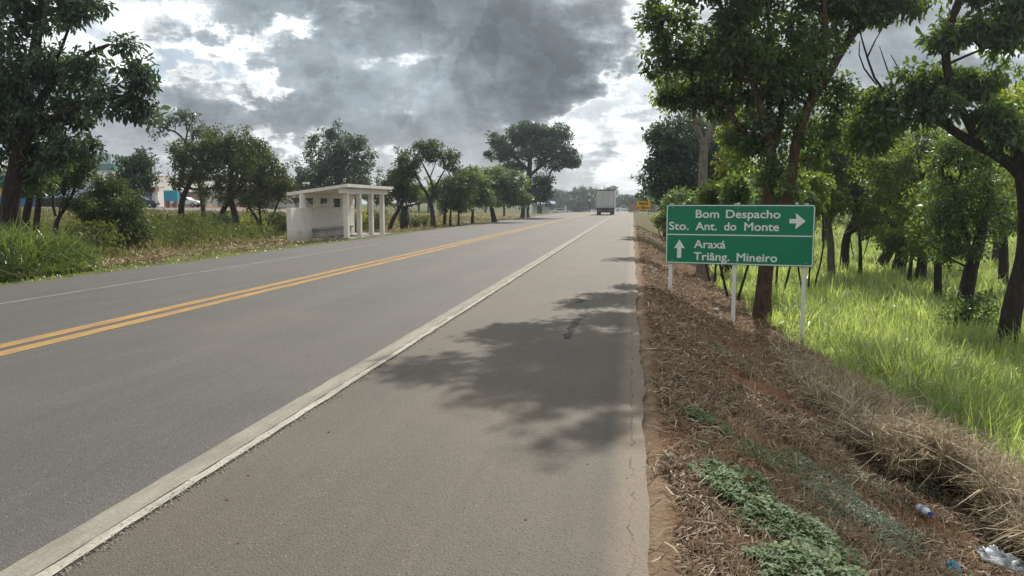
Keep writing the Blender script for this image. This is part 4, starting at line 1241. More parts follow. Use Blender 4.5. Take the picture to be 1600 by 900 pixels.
# ------------------------------------------------------------------ grass, straw, weeds
def blades(rng, P, h, w, lean, curl, flatness=0.0):
    """two-segment blades: P (n,3) roots, h,w arrays"""
    n = len(P)
    a = rng.random(n) * 2 * np.pi
    dirv = np.stack([np.cos(a), np.sin(a), np.zeros(n)], 1)
    side = np.stack([-np.sin(a), np.cos(a), np.zeros(n)], 1)
    tw = rng.normal(0, 0.6, n)[:, None]
    side = side * np.cos(tw) + dirv * np.sin(tw)
    ln = np.abs(rng.normal(lean, 0.16, n))[:, None]
    cu = np.abs(rng.normal(curl, 0.3, n))[:, None]
    h = h[:, None]
    w = w[:, None]
    up = np.array([[0, 0, 1.0]])
    M = P + (up * (0.62 - 0.2 * ln) + dirv * ln * 0.6) * h
    T = M + (up * (0.42 - 0.55 * cu) + dirv * (ln * 0.5 + cu * 0.42)) * h
    V = np.stack([P - side * w * .5, P + side * w * .5, M - side * w * .42, M + side * w * .42, T - side * w * .06, T + side * w * .06], 1).reshape(-1, 3)
    b = np.arange(n)[:, None] * 6
    Q = np.concatenate([b + np.array([0, 1, 3, 2]), b + np.array([2, 3, 5, 4])], 0)
    return V, Q


def flat_straws(rng, P, L, w, lift):
    """stalks and dead leaves lying about"""
    n = len(P)
    a = rng.random(n) * 2 * np.pi
    pitch = np.abs(rng.normal(0, lift, n))
    d = np.stack([np.cos(a) * np.cos(pitch), np.sin(a) * np.cos(pitch), np.sin(pitch)], 1)
    side = np.stack([-np.sin(a), np.cos(a), rng.normal(0, 0.4, n)], 1)
    L = L[:, None]
    w = w[:, None]
    bend = np.stack([rng.normal(0, 0.12, n), rng.normal(0, 0.12, n), np.abs(rng.normal(0, 0.10, n))], 1) * L
    A, B = P - d * L * .3, P + d * L * .7
    Mi = P + d * L * .2 + bend
    V = np.stack([A - side * w * .5, A + side * w * .5, Mi - side * w * .5, Mi + side * w * .5, B - side * w * .3, B + side * w * .3], 1).reshape(-1, 3)
    b = np.arange(n)[:, None] * 6
    Q = np.concatenate([b + np.array([0, 1, 3, 2]), b + np.array([2, 3, 5, 4])], 0)
    return V, Q


def stuff(name, VQ, mat, label, cat):
    return tag(link_mesh(name, np_mesh(name, *VQ), MAT[mat]), label, cat, kind='stuff')


def cat_vq(L):
    V, Q, b = [], [], 0
    for v, q in L:
        V.append(v)
        Q.append(q + b)
        b += len(v)
    return np.concatenate(V), np.concatenate(Q)


def polar(rng, n, d0, d1, u0, u1, power=1.0):
    """ground points spread evenly as the eye sees them: distance log-uniform, bearing between two photo columns"""
    D = d0 * (d1 / d0) ** (rng.random(n) ** power)
    a0, a1 = (math.atan2(pix_ray(u, 330)[0][0], pix_ray(u, 330)[0][1]) for u in (u0, u1))
    a = rng.uniform(a0, a1, n)
    return D * np.sin(a), D * np.cos(a), D


def hay_edge(y):
    """x where the dead grass ends and the green grass begins"""
    return np.interp(y, [3, 8, 10.7, 13, 15, 17, 21, 24, 30, 36, 60], [3.7, 3.65, 3.55, 3.3, 3.35, 3.3, 3.0, 2.9, 3.2, 3.7, 4.4])


rng = np.random.default_rng(21)
# tall green grass on the right
x, y, D = polar(rng, 290000, 5.5, 95, 1030, 1850)
k = (x > hay_edge(y) + (fbm(x * 1.5, y * 1.5) - 0.5) * 1.4) & (x < 70)
x, y, D = x[k], y[k], D[k]
clm = fbm(x * 0.8, y * 0.8, 3)
h = (0.38 + 0.6 * rng.random(len(x)) ** 1.8) * (0.35 + 1.3 * clm)
h *= np.clip((x - hay_edge(y)) / 0.8, 0.45, 1)
w = 0.0065 + 0.00095 * D
stuff('tall_grass', blades(rng, np.stack([x, y, gz(x, y) - 0.03], 1), h, w * rng.uniform(.7, 1.3, len(x)), 0.25, 0.35), 'blade_green', 'tall light green grass filling the hollow right of the sign', 'grass')

# taller dry stems with seed heads among the green grass
x, y, D = polar(rng, 5200, 6, 60, 1100, 1850)
k = (x > hay_edge(y) + 0.5) & (x < 40) & (fbm(x * 0.7 + 60, y * 0.7, 3) > 0.47)
x, y, D = x[k], y[k], D[k]
stuff('dry_grass_stems', blades(rng, np.stack([x, y, gz(x, y)], 1), rng.uniform(0.45, 1.05, len(x)), 0.004 + 0.0006 * D, 0.3, 0.5), 'straw', 'thin dry stems standing among the green grass', 'grass')

# dry litter on the bank
x, y, D = polar(rng, 190000, 3.2, 60, 985, 1750)
k = (x > 0.16 + 0.22 * fbm(y * 2.6, x)) & (x < hay_edge(y) + 0.4)
den = fbm(x * 1.1 + 40, y * 1.1, 4)
k &= rng.random(len(x)) < np.clip((den - 0.30) * 3.2, 0.12, 1)
scar = ((x - 1.62) / 0.6) ** 2 + ((y - 9.25) / 0.42) ** 2 < 1.0
scar |= ((x - 0.85) / 0.26) ** 2 + ((y - 5.75) / 0.2) ** 2 < 1.0
k &= ~scar | (rng.random(len(x)) < 0.12)
x, y, D = x[k], y[k], D[k]
L = rng.uniform(0.04, 0.15, len(x)) * (1 + D * 0.012)
w = rng.uniform(0.003, 0.009, len(x)) * (0.8 + D * 0.07)
stuff('dry_litter', flat_straws(rng, np.stack([x, y, gz(x, y) + rng.uniform(0.0, 0.03, len(x))], 1), L, w, 0.35), 'litter', 'dry brown cut grass lying over the red bank', 'grass')
# standing stubble on the bank
x, y, D = polar(rng, 26000, 3.5, 45, 990, 1700)
k = (x > 0.45) & (x < hay_edge(y) + 0.3) & (fbm(x * 0.9 + 3, y * 0.9 + 8, 3) > 0.5)
x, y, D = x[k], y[k], D[k]
stuff('stubble_grass', blades(rng, np.stack([x, y, gz(x, y) - 0.01], 1), rng.uniform(0.05, 0.17, len(x)), 0.004 + 0.0006 * D, 0.4, 0.4), 'straw', 'short dead tufts of stubble standing on the bank', 'grass')
# pale broken stalks close to the road edge
x = np.abs(rng.normal(0.42, 0.20, 1500)) + 0.12
y = 3.0 + 7 * rng.random(1500) ** 1.3
k = fbm(x * 2 + 11, y * 1.5, 3) > 0.45
x, y = x[k], y[k]
stuff('pale_stalks', flat_straws(rng, np.stack([x, y, gz(x, y) + 0.02], 1), rng.uniform(0.05, 0.16, len(x)), rng.uniform(0.006, 0.013, len(x)), 0.3), 'straw', 'pale broken stalks strewn beside the asphalt edge', 'straw')

# heaped dead grass between the bank and the green grass
x, y, D = polar(rng, 115000, 5.0, 20.5, 1160, 1950)
wid = np.interp(y, [4, 6, 9, 12, 15, 18, 20], [0.85, 0.85, 0.75, 0.62, 0.4, 0.25, 0.15])
off = x - (hay_edge(y) - wid * 0.85)
k = (np.abs(off) < wid * (0.65 + 0.7 * fbm(x * 1.2, y * 1.2 + 20, 3))) & ~((y < 7.3) & (x < 2.75 + 0.3 * fbm(x * 3, y * 3))) & (rng.random(len(x)) < np.interp(y, [9, 12, 14, 16], [1, 0.65, 0.25, 0.05]))
x, y, D, off, wid = x[k], y[k], D[k], off[k], wid[k]
heap = 0.44 * np.sqrt(np.clip(1 - (off / wid / 1.2) ** 2, 0, 1)) * (0.25 + 1.3 * fbm(x * 1.4 + 5, y * 1.4, 3)) * np.interp(y, [4, 7, 9, 11.5, 19], [1, 1.0, 0.65, 0.3, 0.2])
half = len(x) // 2
A = flat_straws(rng, np.stack([x, y, gz(x, y) + heap * rng.random(len(x)) ** 0.35], 1)[:half], rng.uniform(0.15, 0.65, half), rng.uniform(0.005, 0.013, half), 0.55)
B = blades(rng, np.stack([x, y, gz(x, y) + heap * 0.45], 1)[half:], rng.uniform(0.2, 0.5, len(x) - half) * np.interp(y[half:], [7, 10, 13], [1.0, 0.8, 0.5]), rng.uniform(0.005, 0.013, len(x) - half), 0.45, 0.8)
stuff('dead_grass', cat_vq([A, B]), 'hay', 'matted heap of long dead straw grass below the bank', 'straw')


# low leafy weeds on the bank
def weed_leaves(rng, cx, cy, rx, ry, rot, n, size, hgt):
    r = rng.random(n) ** 0.5
    a = rng.random(n) * 2 * np.pi
    px, py = r * np.cos(a) * rx, r * np.sin(a) * ry
    x = cx + px * math.cos(rot) - py * math.sin(rot)
    y = cy + px * math.sin(rot) + py * math.cos(rot)
    keep = (fbm(x * 4.2, y * 4.2, 3) > 0.40 + 0.20 * (r > 0.65))
    x, y, r = x[keep], y[keep], r[keep]
    z = gz(x, y) + hgt * (0.25 + 0.75 * rng.random(len(x))) * (1.1 - 0.6 * r) * (0.5 + fbm(x * 4, y * 4, 2))
    Vs, Qs, b = [], [], 0
    C = np.stack([x, y, z], 1)
    base_a = rng.random(len(x)) * 6.283
    for q in range(3):
        aa = base_a + q * 2.094 + rng.normal(0, 0.2, len(x))
        ax = np.stack([np.cos(aa), np.sin(aa), rng.normal(0.05, 0.25, len(x))], 1)
        sd = np.stack([-np.sin(aa), np.cos(aa), rng.normal(0, 0.3, len(x))], 1)
        L = (size * rng.uniform(0.6, 1.35, len(x)))[:, None]
        up = np.array([[0, 0, 1.0]])
        V = np.stack([C, C + ax * L * .45 + sd * L * .3 + up * L * .1, C + ax * L - up * L * .12, C + ax * L * .45 - sd * L * .3 + up * L * .1], 1).reshape(-1, 3)
        Qs.append(np.arange(len(x) * 4).reshape(-1, 4) + b)
        Vs.append(V)
        b += len(V)
    return np.concatenate(Vs), np.concatenate(Qs)


WEEDS = [(0.54, 6.40, 0.25, 0.26, 0.0, 900, 0.026, 0.07), (0.60, 4.75, 0.22, 0.50, 0.15, 2600, 0.030, 0.12), (0.95, 4.45, 0.34, 0.55, 0.0, 3600, 0.032, 0.14), (0.95, 3.75, 0.42, 0.55, 0.0, 3200, 0.032, 0.13),
         (0.78, 5.0, 0.22, 0.25, 0.0, 900, 0.032, 0.16), (1.05, 6.05, 0.36, 0.42, 0.0, 900, 0.022, 0.06), (1.25, 6.4, 0.25, 0.4, 0.0, 600, 0.022, 0.07)]
GREY_WEEDS = [(1.45, 6.15, 0.36, 0.55, 0.2, 2000, 0.018, 0.10), (1.8, 5.7, 0.34, 0.55, 0.2, 2200, 0.018, 0.10), (2.1, 5.2, 0.3, 0.5, 0.1, 1500, 0.018, 0.09), (1.35, 5.5, 0.3, 0.5, 0.1, 1300, 0.018, 0.08), (2.75, 8.3, 0.30, 0.75, 0.1, 2000, 0.018, 0.26),
              (2.55, 7.4, 0.25, 0.45, 0.1, 1000, 0.018, 0.2), (1.25, 10.9, 0.3, 0.9, 0.2, 700, 0.022, 0.07), (1.0, 7.6, 0.2, 0.5, 0.2, 350, 0.02, 0.05), (2.0, 7.0, 0.3, 0.5, 0.1, 700, 0.018, 0.08)]
stuff('low_weeds', cat_vq([weed_leaves(rng, *w) for w in GREY_WEEDS]), 'leaf_grey', 'thin grey green weeds spread over the lower bank', 'weeds')
stuff('ground_cover_weeds', cat_vq([weed_leaves(rng, *w) for w in WEEDS]), 'leaf_weed', 'low leafy green weeds creeping over the bank', 'weeds')

# ---- left verge
x, y, D = polar(rng, 60000, 14, 120, -60, 985)
k = (x < ROAD_L - 0.05 - 0.25 * fbm(y, x)) & (x > ROAD_L - 1.5 - 0.9 * fbm(y * .3, x * .3))
x, y, D = x[k], y[k], D[k]
stuff('verge_grass', blades(rng, np.stack([x, y, gz(x, y) - 0.01], 1), rng.uniform(0.04, 0.13, len(x)), 0.006 + 0.0008 * D, 0.4, 0.4), 'blade_lush', 'short green grass along the far road edge', 'grass')
x, y, D = polar(rng, 120000, 15, 110, -80, 985)
k = (x < ROAD_L - 0.8) & (x > ROAD_L - 26)
den = fbm(x * 0.5 + 7, y * 0.5, 4)
k &= rng.random(len(x)) < np.clip((den - 0.3) * 3.5, 0.08, 1)
x, y, D, den = x[k], y[k], D[k], den[k]
h = rng.uniform(0.10, 0.42, len(x)) * np.interp(ROAD_L - x, [0.8, 3, 6, 12], [0.25, 0.35, 1.0, 1.4])
h = np.where((y > 30) & (y < 47) & (x > -17.5), h * 0.35, h)
stuff('rough_grass', blades(rng, np.stack([x, y, gz(x, y) - 0.02], 1), h, 0.007 + 0.0009 * D, 0.4, 0.45), 'blade_olive', 'rough olive and straw coloured grass behind the far verge', 'grass')
x, y, D = polar(rng, 40000, 16, 80, -40, 985)
k = (x < ROAD_L - 0.9) & (x > ROAD_L - 7) & (fbm(x * 0.6 + 31, y * 0.6, 3) > 0.47)
x, y, D = x[k], y[k], D[k]
stuff('cut_straw', flat_straws(rng, np.stack([x, y, gz(x, y) + 0.05 + 0.10 * rng.random(len(x))], 1), rng.uniform(0.1, 0.35, len(x)), 0.008 + 0.0009 * D, 0.35), 'straw', 'cut dry grass lying in swathes on the far verge', 'straw')
x, y, D = polar(rng, 60000, 40, 130, -120, 985)
k = (x < -24) & (y < 84)
x, y, D = x[k], y[k], D[k]
stuff('pasture_grass', blades(rng, np.stack([x, y, gz(x, y) - 0.02], 1), rng.uniform(0.2, 0.6, len(x)), 0.012 + 0.0011 * D, 0.35, 0.4), 'blade_yellow', 'yellowed pasture grass in front of the paved lot', 'grass')
# tall lush clump at the left edge
x, y, D = polar(rng, 34000, 15, 24, -160, 150)
cx = ROAD_L - 0.7
k = (x < cx - 0.5 * fbm(y * 1.2, x)) & (fbm(x * .5 + 3, y * .5, 3) > 0.30)
x, y, D = x[k], y[k], D[k]
edge = np.clip((ROAD_L - 0.6 - x) / 1.6, 0.25, 1)
rt = np.interp(np.degrees(np.arctan2(x, y)), [-46, -40.5, -37.5, -36], [1, 1, 0.75, 0.35])
h = rng.uniform(0.9, 2.0, len(x)) * edge * rt
stuff('tall_cane_grass', blades(rng, np.stack([x, y, gz(x, y) - 0.03], 1), h, rng.uniform(0.016, 0.040, len(x)), 0.34, 0.75), 'blade_lush', 'tall arching lush grass clump at the left edge of the road', 'grass')

# scrubby undergrowth between the verge and the trees, one tangled mass
x, y, D = polar(rng, 5200, 19, 60, 40, 640)
k = (x < ROAD_L - 6.2) & (x > ROAD_L - 17) & (fbm(x * 0.35 + 3, y * 0.35 + 9, 3) > 0.44) & ~((y > 29) & (y < 45) & (x > -18))
x, y, D = x[k], y[k], D[k]
hs = 0.25 + 1.0 * fbm(x * 0.5, y * 0.5 + 4, 3) * rng.random(len(x)) ** 0.7
VQ_ = leaves_geo(rng, np.stack([x, y, gz(x, y) + hs], 1), 16, 0.34, 0.12, 0.1, False)
stuff('scrub_undergrowth', VQ_, 'leaf_olive', 'tangled olive undergrowth behind the far verge', 'undergrowth')

# shrubs of the left scrub
for k, (u, v, Yt, ru, rv, lf, lab) in enumerate([(235, 355, 37, 26, 16, 'leaf_olive', 'low olive shrub right of the big rounded bush'), (300, 350, 40, 34, 15, 'leaf_olive', 'low brownish shrub at the foot of the bent trunk tree'),
                                                 (348, 350, 44, 22, 18, 'leaf_dark', 'dark shrub between the two feet of the dense tree'), (435, 345, 44, 20, 18, 'leaf_olive', 'olive shrub close against the shelter back wall'),
                                                 (560, 345, 50, 14, 20, 'leaf_bright', 'bright green shrub seen between the shelter columns'), (585, 340, 56, 20, 16, 'leaf_olive', 'brownish shrub seen behind the last shelter columns'),
                                                 (655, 348, 60, 22, 10, 'leaf_olive', 'low shrub left of the vase shaped tree'), (150, 360, 27, 26, 12, 'leaf_olive', 'low scrubby shrub under the left side of the bush'), (395, 350, 50, 22, 18, 'leaf_bright', 'yellow green shrub behind the splayed stems')]):
    c = at(u, v, Yt)
    s = mpp(c)
    z0 = float(gz(c[0], c[1]))
    zc = max(c[2], z0 + 0.3)
    bl = (np.array([c[0], c[1], zc]), np.array([ru * s, ru * s * .8, rv * s]), 1.0)
    st = [[(c[0] + d * 0.1, c[1], z0 - 0.1, 0.03), (c[0] + d * 0.4, c[1], (z0 + zc) / 2, 0.02), (c[0] + d * ru * s * 0.6, c[1], zc + rv * s * 0.4, 0.01)] for d in (-1, 0.1, 1)]
    make_tree('verge_shrub', lab, 'shrub', st, [bl], 600 + k, lf, 'bark_dark', n=36, per=60, clump=0.32, size=0.13, tip=0.006)


# ------------------------------------------------------------------ lettering
def text_part(word, x0, x1, base, cap, mat, parent, y, bold=0.0):
    """a word as a mesh: its left and right ends, baseline and capital height in the panel's own x,z"""
    cu = bpy.data.curves.new('lettering', 'FONT')
    cu.body = word
    cu.size = 1.0
    cu.extrude = 0.004
    cu.resolution_u = 4
    to = bpy.data.objects.new('lettering', cu)
    COL.objects.link(to)
    dg = bpy.context.evaluated_depsgraph_get()
    me = bpy.data.meshes.new_from_object(to.evaluated_get(dg))
    bpy.data.objects.remove(to)
    bpy.data.curves.remove(cu)
    n = len(me.vertices)
    co = np.empty(n * 3)
    me.vertices.foreach_get('co', co)
    co = co.reshape(-1, 3)
    capf = 0.727
    s = cap / capf
    out = np.empty_like(co)
    lo, hi = co[:, 0].min(), co[:, 0].max()
    out[:, 0] = x0 + (co[:, 0] - lo) / (hi - lo) * (x1 - x0)
    out[:, 2] = base + co[:, 1] * s
    out[:, 1] = y - co[:, 2]
    me.vertices.foreach_set('co', out.ravel())
    if bold > 0:
        # heavier strokes: the same glyphs laid over themselves a few millimetres apart
        bm = bmesh.new()
        bm.from_mesh(me)
        src = bm.verts[:] + bm.edges[:] + bm.faces[:]
        for k_, (dx, dz) in enumerate(((-bold, 0), (bold, 0), (0, -bold), (0, bold))):
            r_ = bmesh.ops.duplicate(bm, geom=src)
            bmesh.ops.translate(bm, vec=(dx, -0.0006 * (k_ + 1), dz), verts=[g for g in r_['geom'] if isinstance(g, bmesh.types.BMVert)])
        bm.to_mesh(me)
        bm.free()
    me.name = 'lettering'
    me.materials.clear()
    o = link_mesh('lettering', me, mat, parent)
    return o


def rounded_rect(w, h, r, n=5):
    pts = []
    for cx, cz, a0 in ((w - r, h - r, 0), (r, h - r, 90), (r, r, 180), (w - r, r, 270)):
        for k in range(n + 1):
            a = R_(a0 + 90 * k / n)
            pts.append((cx + r * math.cos(a), cz + r * math.sin(a)))
    return pts


def frame_mesh(w, h, r, inset, t, y0, y1):
    bm = bmesh.new()
    o_ = rounded_rect(w - 2 * inset, h - 2 * inset, max(0.005, r - inset))
    i_ = rounded_rect(w - 2 * inset - 2 * t, h - 2 * inset - 2 * t, max(0.004, r - inset - t))
    A = [bm.verts.new((p[0] + inset, y0, p[1] + inset)) for p in o_]
    B = [bm.verts.new((p[0] + inset + t, y0, p[1] + inset + t)) for p in i_]
    A2 = [bm.verts.new((p[0] + inset, y1, p[1] + inset)) for p in o_]
    B2 = [bm.verts.new((p[0] + inset + t, y1, p[1] + inset + t)) for p in i_]
    n = len(A)
    for k in range(n):
        q = (k + 1) % n
        bm.faces.new((A[k], A[q], B[q], B[k]))
        bm.faces.new((A2[q], A2[k], B2[k], B2[q]))
        bm.faces.new((A[q], A[k], A2[k], A2[q]))
        bm.faces.new((B[k], B[q], B2[q], B2[k]))
    bmesh.ops.recalc_face_normals(bm, faces=bm.faces)
    me = bpy.data.meshes.new('border')
    bm.to_mesh(me)
    bm.free()
    return me


# ------------------------------------------------------------------ green direction sign
BL = Vector(at(1039.5, 412, 16.95))
BR = Vector(at(1271, 416.5, 16.25))
TLz = at(1041, 319.5, 16.95)[2]
zb = (BL.z + BR.z) / 2
w_s = math.hypot(BR.x - BL.x, BR.y - BL.y)
h_s = TLz - zb
rz = math.atan2(BR.y - BL.y, BR.x - BL.x)
sign = tag(empty('road_sign', (BL.x, BL.y, zb), rz), 'large green direction sign with white lettering on three white posts', 'road sign')
MB().prism(rounded_rect(w_s, h_s, 0.06), 'y', 0.0, 0.02).build('panel', MAT['sign_green'], sign)
link_mesh('border', frame_mesh(w_s, h_s, 0.06, 0.012, 0.018, -0.001, -0.005), MAT['sign_letter'], sign)
PX, PZ = w_s / 770.0, h_s / 312.0
sxf = lambda x: (x - 134) * PX
szf = lambda y: (410 - y) * PZ
MB().box((w_s / 2, -0.003, szf(256)), (w_s - 0.07, 0.004, 0.022)).build('divider', MAT['sign_letter'], sign)
for wd, a, b, base, cap in (('Bom', 296, 418, 167, 43), ('Despacho', 456, 732, 167, 43), ('Sto.', 152, 258, 231, 43), ('Ant.', 296, 408, 231, 43), ('do', 448, 510, 231, 43), ('Monte', 553, 727, 231, 43),
                            ('Araxá', 290, 456, 325, 43), ('Triâng.', 290, 478, 389, 43), ('Mineiro', 518, 723, 389, 43)):
    text_part(wd, sxf(a), sxf(b), szf(base), cap * PZ, MAT['sign_letter'], sign, -0.003, 0.0045)
ar = [(778, 170), (812, 170), (808, 140), (858, 181), (808, 222), (812, 192), (778, 192)]
MB().prism([(sxf(a), szf(b)) for a, b in ar], 'y', -0.006, -0.001).build('arrow', MAT['sign_letter'], sign)
ar = [(198, 380), (198, 326), (180, 330), (210, 282), (240, 330), (221, 326), (221, 380)]
MB().prism([(sxf(a), szf(b)) for a, b in ar], 'y', -0.006, -0.001).build('arrow', MAT['sign_letter'], sign)
ca, sa_ = math.cos(rz), math.sin(rz)
for xl in (0.10, w_s * 0.482, w_s - 0.17):
    wx, wy = BL.x + xl * ca - 0.06 * sa_, BL.y + xl * sa_ + 0.06 * ca
    g = float(gz(wx, wy)) - zb
    MB().box((xl, 0.062, (g - 0.3 + h_s + 0.02) / 2), (0.075, 0.075, h_s + 0.02 - g + 0.3), 0.008).build('post', MAT['post_white'], sign)
for xl in (w_s * 0.12, w_s * 0.5, w_s * 0.88):
    MB().box((xl, 0.024, h_s + 0.012), (0.05, 0.03, 0.05), 0.006).build('clip', MAT['post_white'], sign)
bm_ = MB()
for xl in (0.14, w_s * 0.5, w_s - 0.14):
    for zl in (0.07, h_s - 0.07):
        MB().tube((xl, -0.006, zl), (xl, 0.001, zl), 0.011, 0.013, 10).build('bolt', MAT['metal_grey'], sign)
for zz in (0.2, 0.6, 1.05):
    bm_.box((w_s / 2, 0.0225, zz * h_s / 1.25), (w_s - 0.1, 0.004, 0.05))
bm_.build('back_rail', MAT['metal_grey'], sign)

# yellow warning sign
a_, b_ = Vector(at(994, 328.5, 60)), Vector(at(1016.3, 328.5, 60))
top = at(1000, 314, 60)[2]
w_y, h_y = b_.x - a_.x, top - a_.z
ys = tag(empty('road_sign', a_), 'small yellow sign on two white posts with black lettering', 'road sign')
MB().prism(rounded_rect(w_y, h_y, 0.04), 'y', 0.0, 0.02).build('panel', MAT['sign_yellow'], ys)
link_mesh('border', frame_mesh(w_y, h_y, 0.04, 0.01, 0.016, -0.001, -0.004), MAT['black_paint'], ys)
for wd, x0, x1, z0, cp in (('TREVO', 0.15, 0.82, 0.56, 0.27), ('A', 0.09, 0.23, 0.15, 0.27), ('100', 0.33, 0.65, 0.15, 0.27), ('m', 0.73, 0.90, 0.15, 0.27)):
    text_part(wd, x0 * w_y, x1 * w_y, z0 * h_y, cp * h_y, MAT['black_paint'], ys, -0.003, 0.012)
for xl in (0.17, 0.80):
    wx, wy = a_.x + xl * w_y, a_.y + 0.055
    g = float(gz(wx, wy)) - a_.z
    MB().box((xl * w_y, 0.056, (g - 0.3 + h_y) / 2), (0.07, 0.07, h_y - g + 0.3), 0.006).build('post', MAT['post_white'], ys)

# ------------------------------------------------------------------ bus shelter
sx0, sy0 = -13.9, 32.4                # near end of the back wall
slab_z = 0.05
sh = tag(empty('bus_shelter', (-14.0, 32.0, slab_z)), 'white painted concrete bus shelter with four columns and a tilted roof', 'bus shelter')
S_XB, S_XF = -0.55, 1.2               # back wall and column line, relative x
LEN = 7.3


def shp(u, v, x):
    """relative (y,z) of a photo point on the plane X = x"""
    d, _ = pix_ray(u, v)
    t = x / d[0]
    return d[1] * t - 32.0, d[2] * t + EYE - slab_z


BX = -14.0 + S_XB
FX = -14.0 + S_XF
yb0 = shp(452, 375, BX)[0]
yb1 = yb0 + 7.6
ztop = 1.36
y_up0 = shp(467, 340, BX - 0.05)[0]
cols = [shp(u, 368, FX)[0] for u in (542, 562, 580.5, 597.5)]
yr0 = cols[0] - 0.75
yr1 = cols[3] + 0.75
zf_top = 2.42
zb_top = 2.02
MB().box((0.30, (cols[0] + yr1) / 2, -0.17), (2.0, yr1 - cols[0] + 0.2, 0.34), 0.02).build('floor_slab', MAT['concrete_grey'], sh)
MB().box((S_XB, (yb0 + yr1 - 0.3) / 2, ztop / 2 - 0.15), (0.2, yr1 - 0.3 - yb0, ztop + 0.3), 0.012).build('back_wall', MAT['painted_block'], sh)
wins = [shp(u, 320, BX)[0] for u in (475.5, 489.8, 498.8, 511.4, 518.6, 531.8)]
piers = [(y_up0, wins[0]), (wins[1], wins[2]), (wins[3], wins[4]), (wins[5], yr1 - 0.3)]
pm = MB()
for a, b in piers:
    pm.box((S_XB + 0.03, (a + b) / 2, (ztop + 1.80) / 2), (0.08, b - a, 1.80 - ztop - 0.002))
pm.box((S_XB + 0.03, (y_up0 + yr1 - 0.3) / 2, 1.875), (0.08, yr1 - 0.3 - y_up0, 0.15))
pm.build('upper_wall', MAT['concrete_white'], sh)
# roof slab, tilted, with a deep front beam and rafter ends
xr0, xr1 = S_XB - 0.75, S_XF + 0.35
rf = MB()
rf.prism([(xr0, zb_top - 0.12), (xr1, zf_top - 0.14), (xr1, zf_top), (xr0, zb_top + 0.02)], 'y', yr0, yr1)
rf.build('roof', MAT['concrete_white'], sh)
zsl = lambda xx: zb_top - 0.12 + (xx - xr0) / (xr1 - xr0) * (zf_top - 0.02 - zb_top)
MB().box((S_XF, (yr0 + yr1) / 2, zsl(S_XF) - 0.115), (0.22, yr1 - yr0 - 0.2, 0.22), 0.008).build('front_beam', MAT['concrete_white'], sh)
MB().box((xr0 + 0.28, (yr0 + yr1) / 2, zsl(xr0 + 0.28) - 0.06), (0.12, yr1 - yr0 - 0.2, 0.13), 0.006).build('rear_beam', MAT['concrete_white'], sh)
for yy in cols:
    MB().box((S_XF, yy, (zsl(S_XF) - 0.22) / 2), (0.20, 0.26, zsl(S_XF) - 0.225), 0.012).build('column', MAT['concrete_white'], sh)
yb_a, yb_b = shp(500, 360, BX + 0.5)[0], cols[0] + 4.2
bn = MB()
bn.box((S_XB + 0.36, (yb_a + yb_b) / 2, 0.40), (0.5, yb_b - yb_a, 0.07), 0.012)
bn.build('bench_seat', MAT['concrete_grey'], sh)
MB().box((S_XB + 0.32, (yb_a + yb_b) / 2, 0.19), (0.38, yb_b - yb_a - 0.25, 0.346), 0.01).build('bench_base', MAT['concrete_grey'], sh)


# ------------------------------------------------------------------ vehicles
def wheel(parent, x, y, z, r, w, side):
    wh = MB().tube((x - w / 2, y, z), (x + w / 2, y, z), r, r, 20).build('wheel', MAT['rubber'], parent)
    MB().tube((x + side * (w / 2 - 0.02), y, z), (x + side * (w / 2 + 0.012), y, z), r * 0.58, r * 0.5, 16).build('rim', MAT['metal_grey'], wh)
    return wh


tx, ty = -3.75, 113.0
trk = tag(empty('box_truck', (tx, ty, float(dip(ty)))), 'grey box truck driving away in the right lane', 'truck')
bw, bh, zb0 = 2.58, 2.52, 1.0
MB().box((0, 3.3, zb0 + bh / 2), (bw, 6.5, bh), 0.03).build('cargo_box', MAT['box_panel'], trk)
for s in (-1, 1):
    dr = MB().box((s * bw / 4 * 0.93, 0.03, zb0 + bh / 2), (bw / 2 * 0.88, 0.03, bh * 0.9), 0.01).build('rear_door', MAT['box_panel'], trk)
    lb = MB()
    for xx in (0.22, 0.5):
        lb.tube((s * xx, -0.005, zb0 + 0.15), (s * xx, -0.005, zb0 + bh - 0.18), 0.022, None, 8)
    lb.build('lock_bar', MAT['metal_grey'], dr)
    MB().box((s * (bw / 2 - 0.04), 0.0, zb0 + bh / 2), (0.09, 0.08, bh)).build('corner_post', MAT['metal_grey'], trk)
    MB().box((s * 0.78, -0.06, 0.62), (0.30, 0.06, 0.15), 0.02).build('tail_light', MAT['lamp_red'], trk)
    MB().box((s * 0.92, 1.35, 0.55), (0.56, 0.03, 0.55)).build('mudflap', MAT['rubber'], trk)
    for xo in (0.0, 0.30):
        wheel(trk, s * (1.08 - xo), 1.9, 0.48, 0.48, 0.26, s)
    wheel(trk, s * 1.02, 6.6, 0.48, 0.48, 0.26, s)
MB().box((0, 0.0, zb0 + bh - 0.05), (bw + 0.02, 0.09, 0.12)).build('top_rail', MAT['chassis'], trk)
MB().box((0, -0.02, 0.90), (bw, 0.1, 0.18)).build('rear_sill', MAT['chassis'], trk)
MB().box((0, 0.06, 0.62), (2.2, 0.1, 0.34), 0.02).build('light_board', MAT['chassis'], trk)
MB().box((0, -0.02, 0.40), (2.3, 0.1, 0.12), 0.02).build('underrun_bar', MAT['maroon'], trk)
MB().box((0, 3.9, 0.74), (0.9, 7.2, 0.22)).build('chassis', MAT['chassis'], trk)
cabm = MB()
cabm.prism([(6.75, 0.55), (8.35, 0.55), (8.4, 1.35), (8.1, 2.55), (6.75, 2.6)], 'x', -1.15, 1.15)
cab = cabm.build('cab', MAT['car_white'], trk)
MB().box((0, 8.27, 1.95), (2.0, 0.06, 0.75), 0.02, Matrix.Rotation(R_(-13), 3, 'X')).build('windscreen', MAT['glass_dark'], cab)


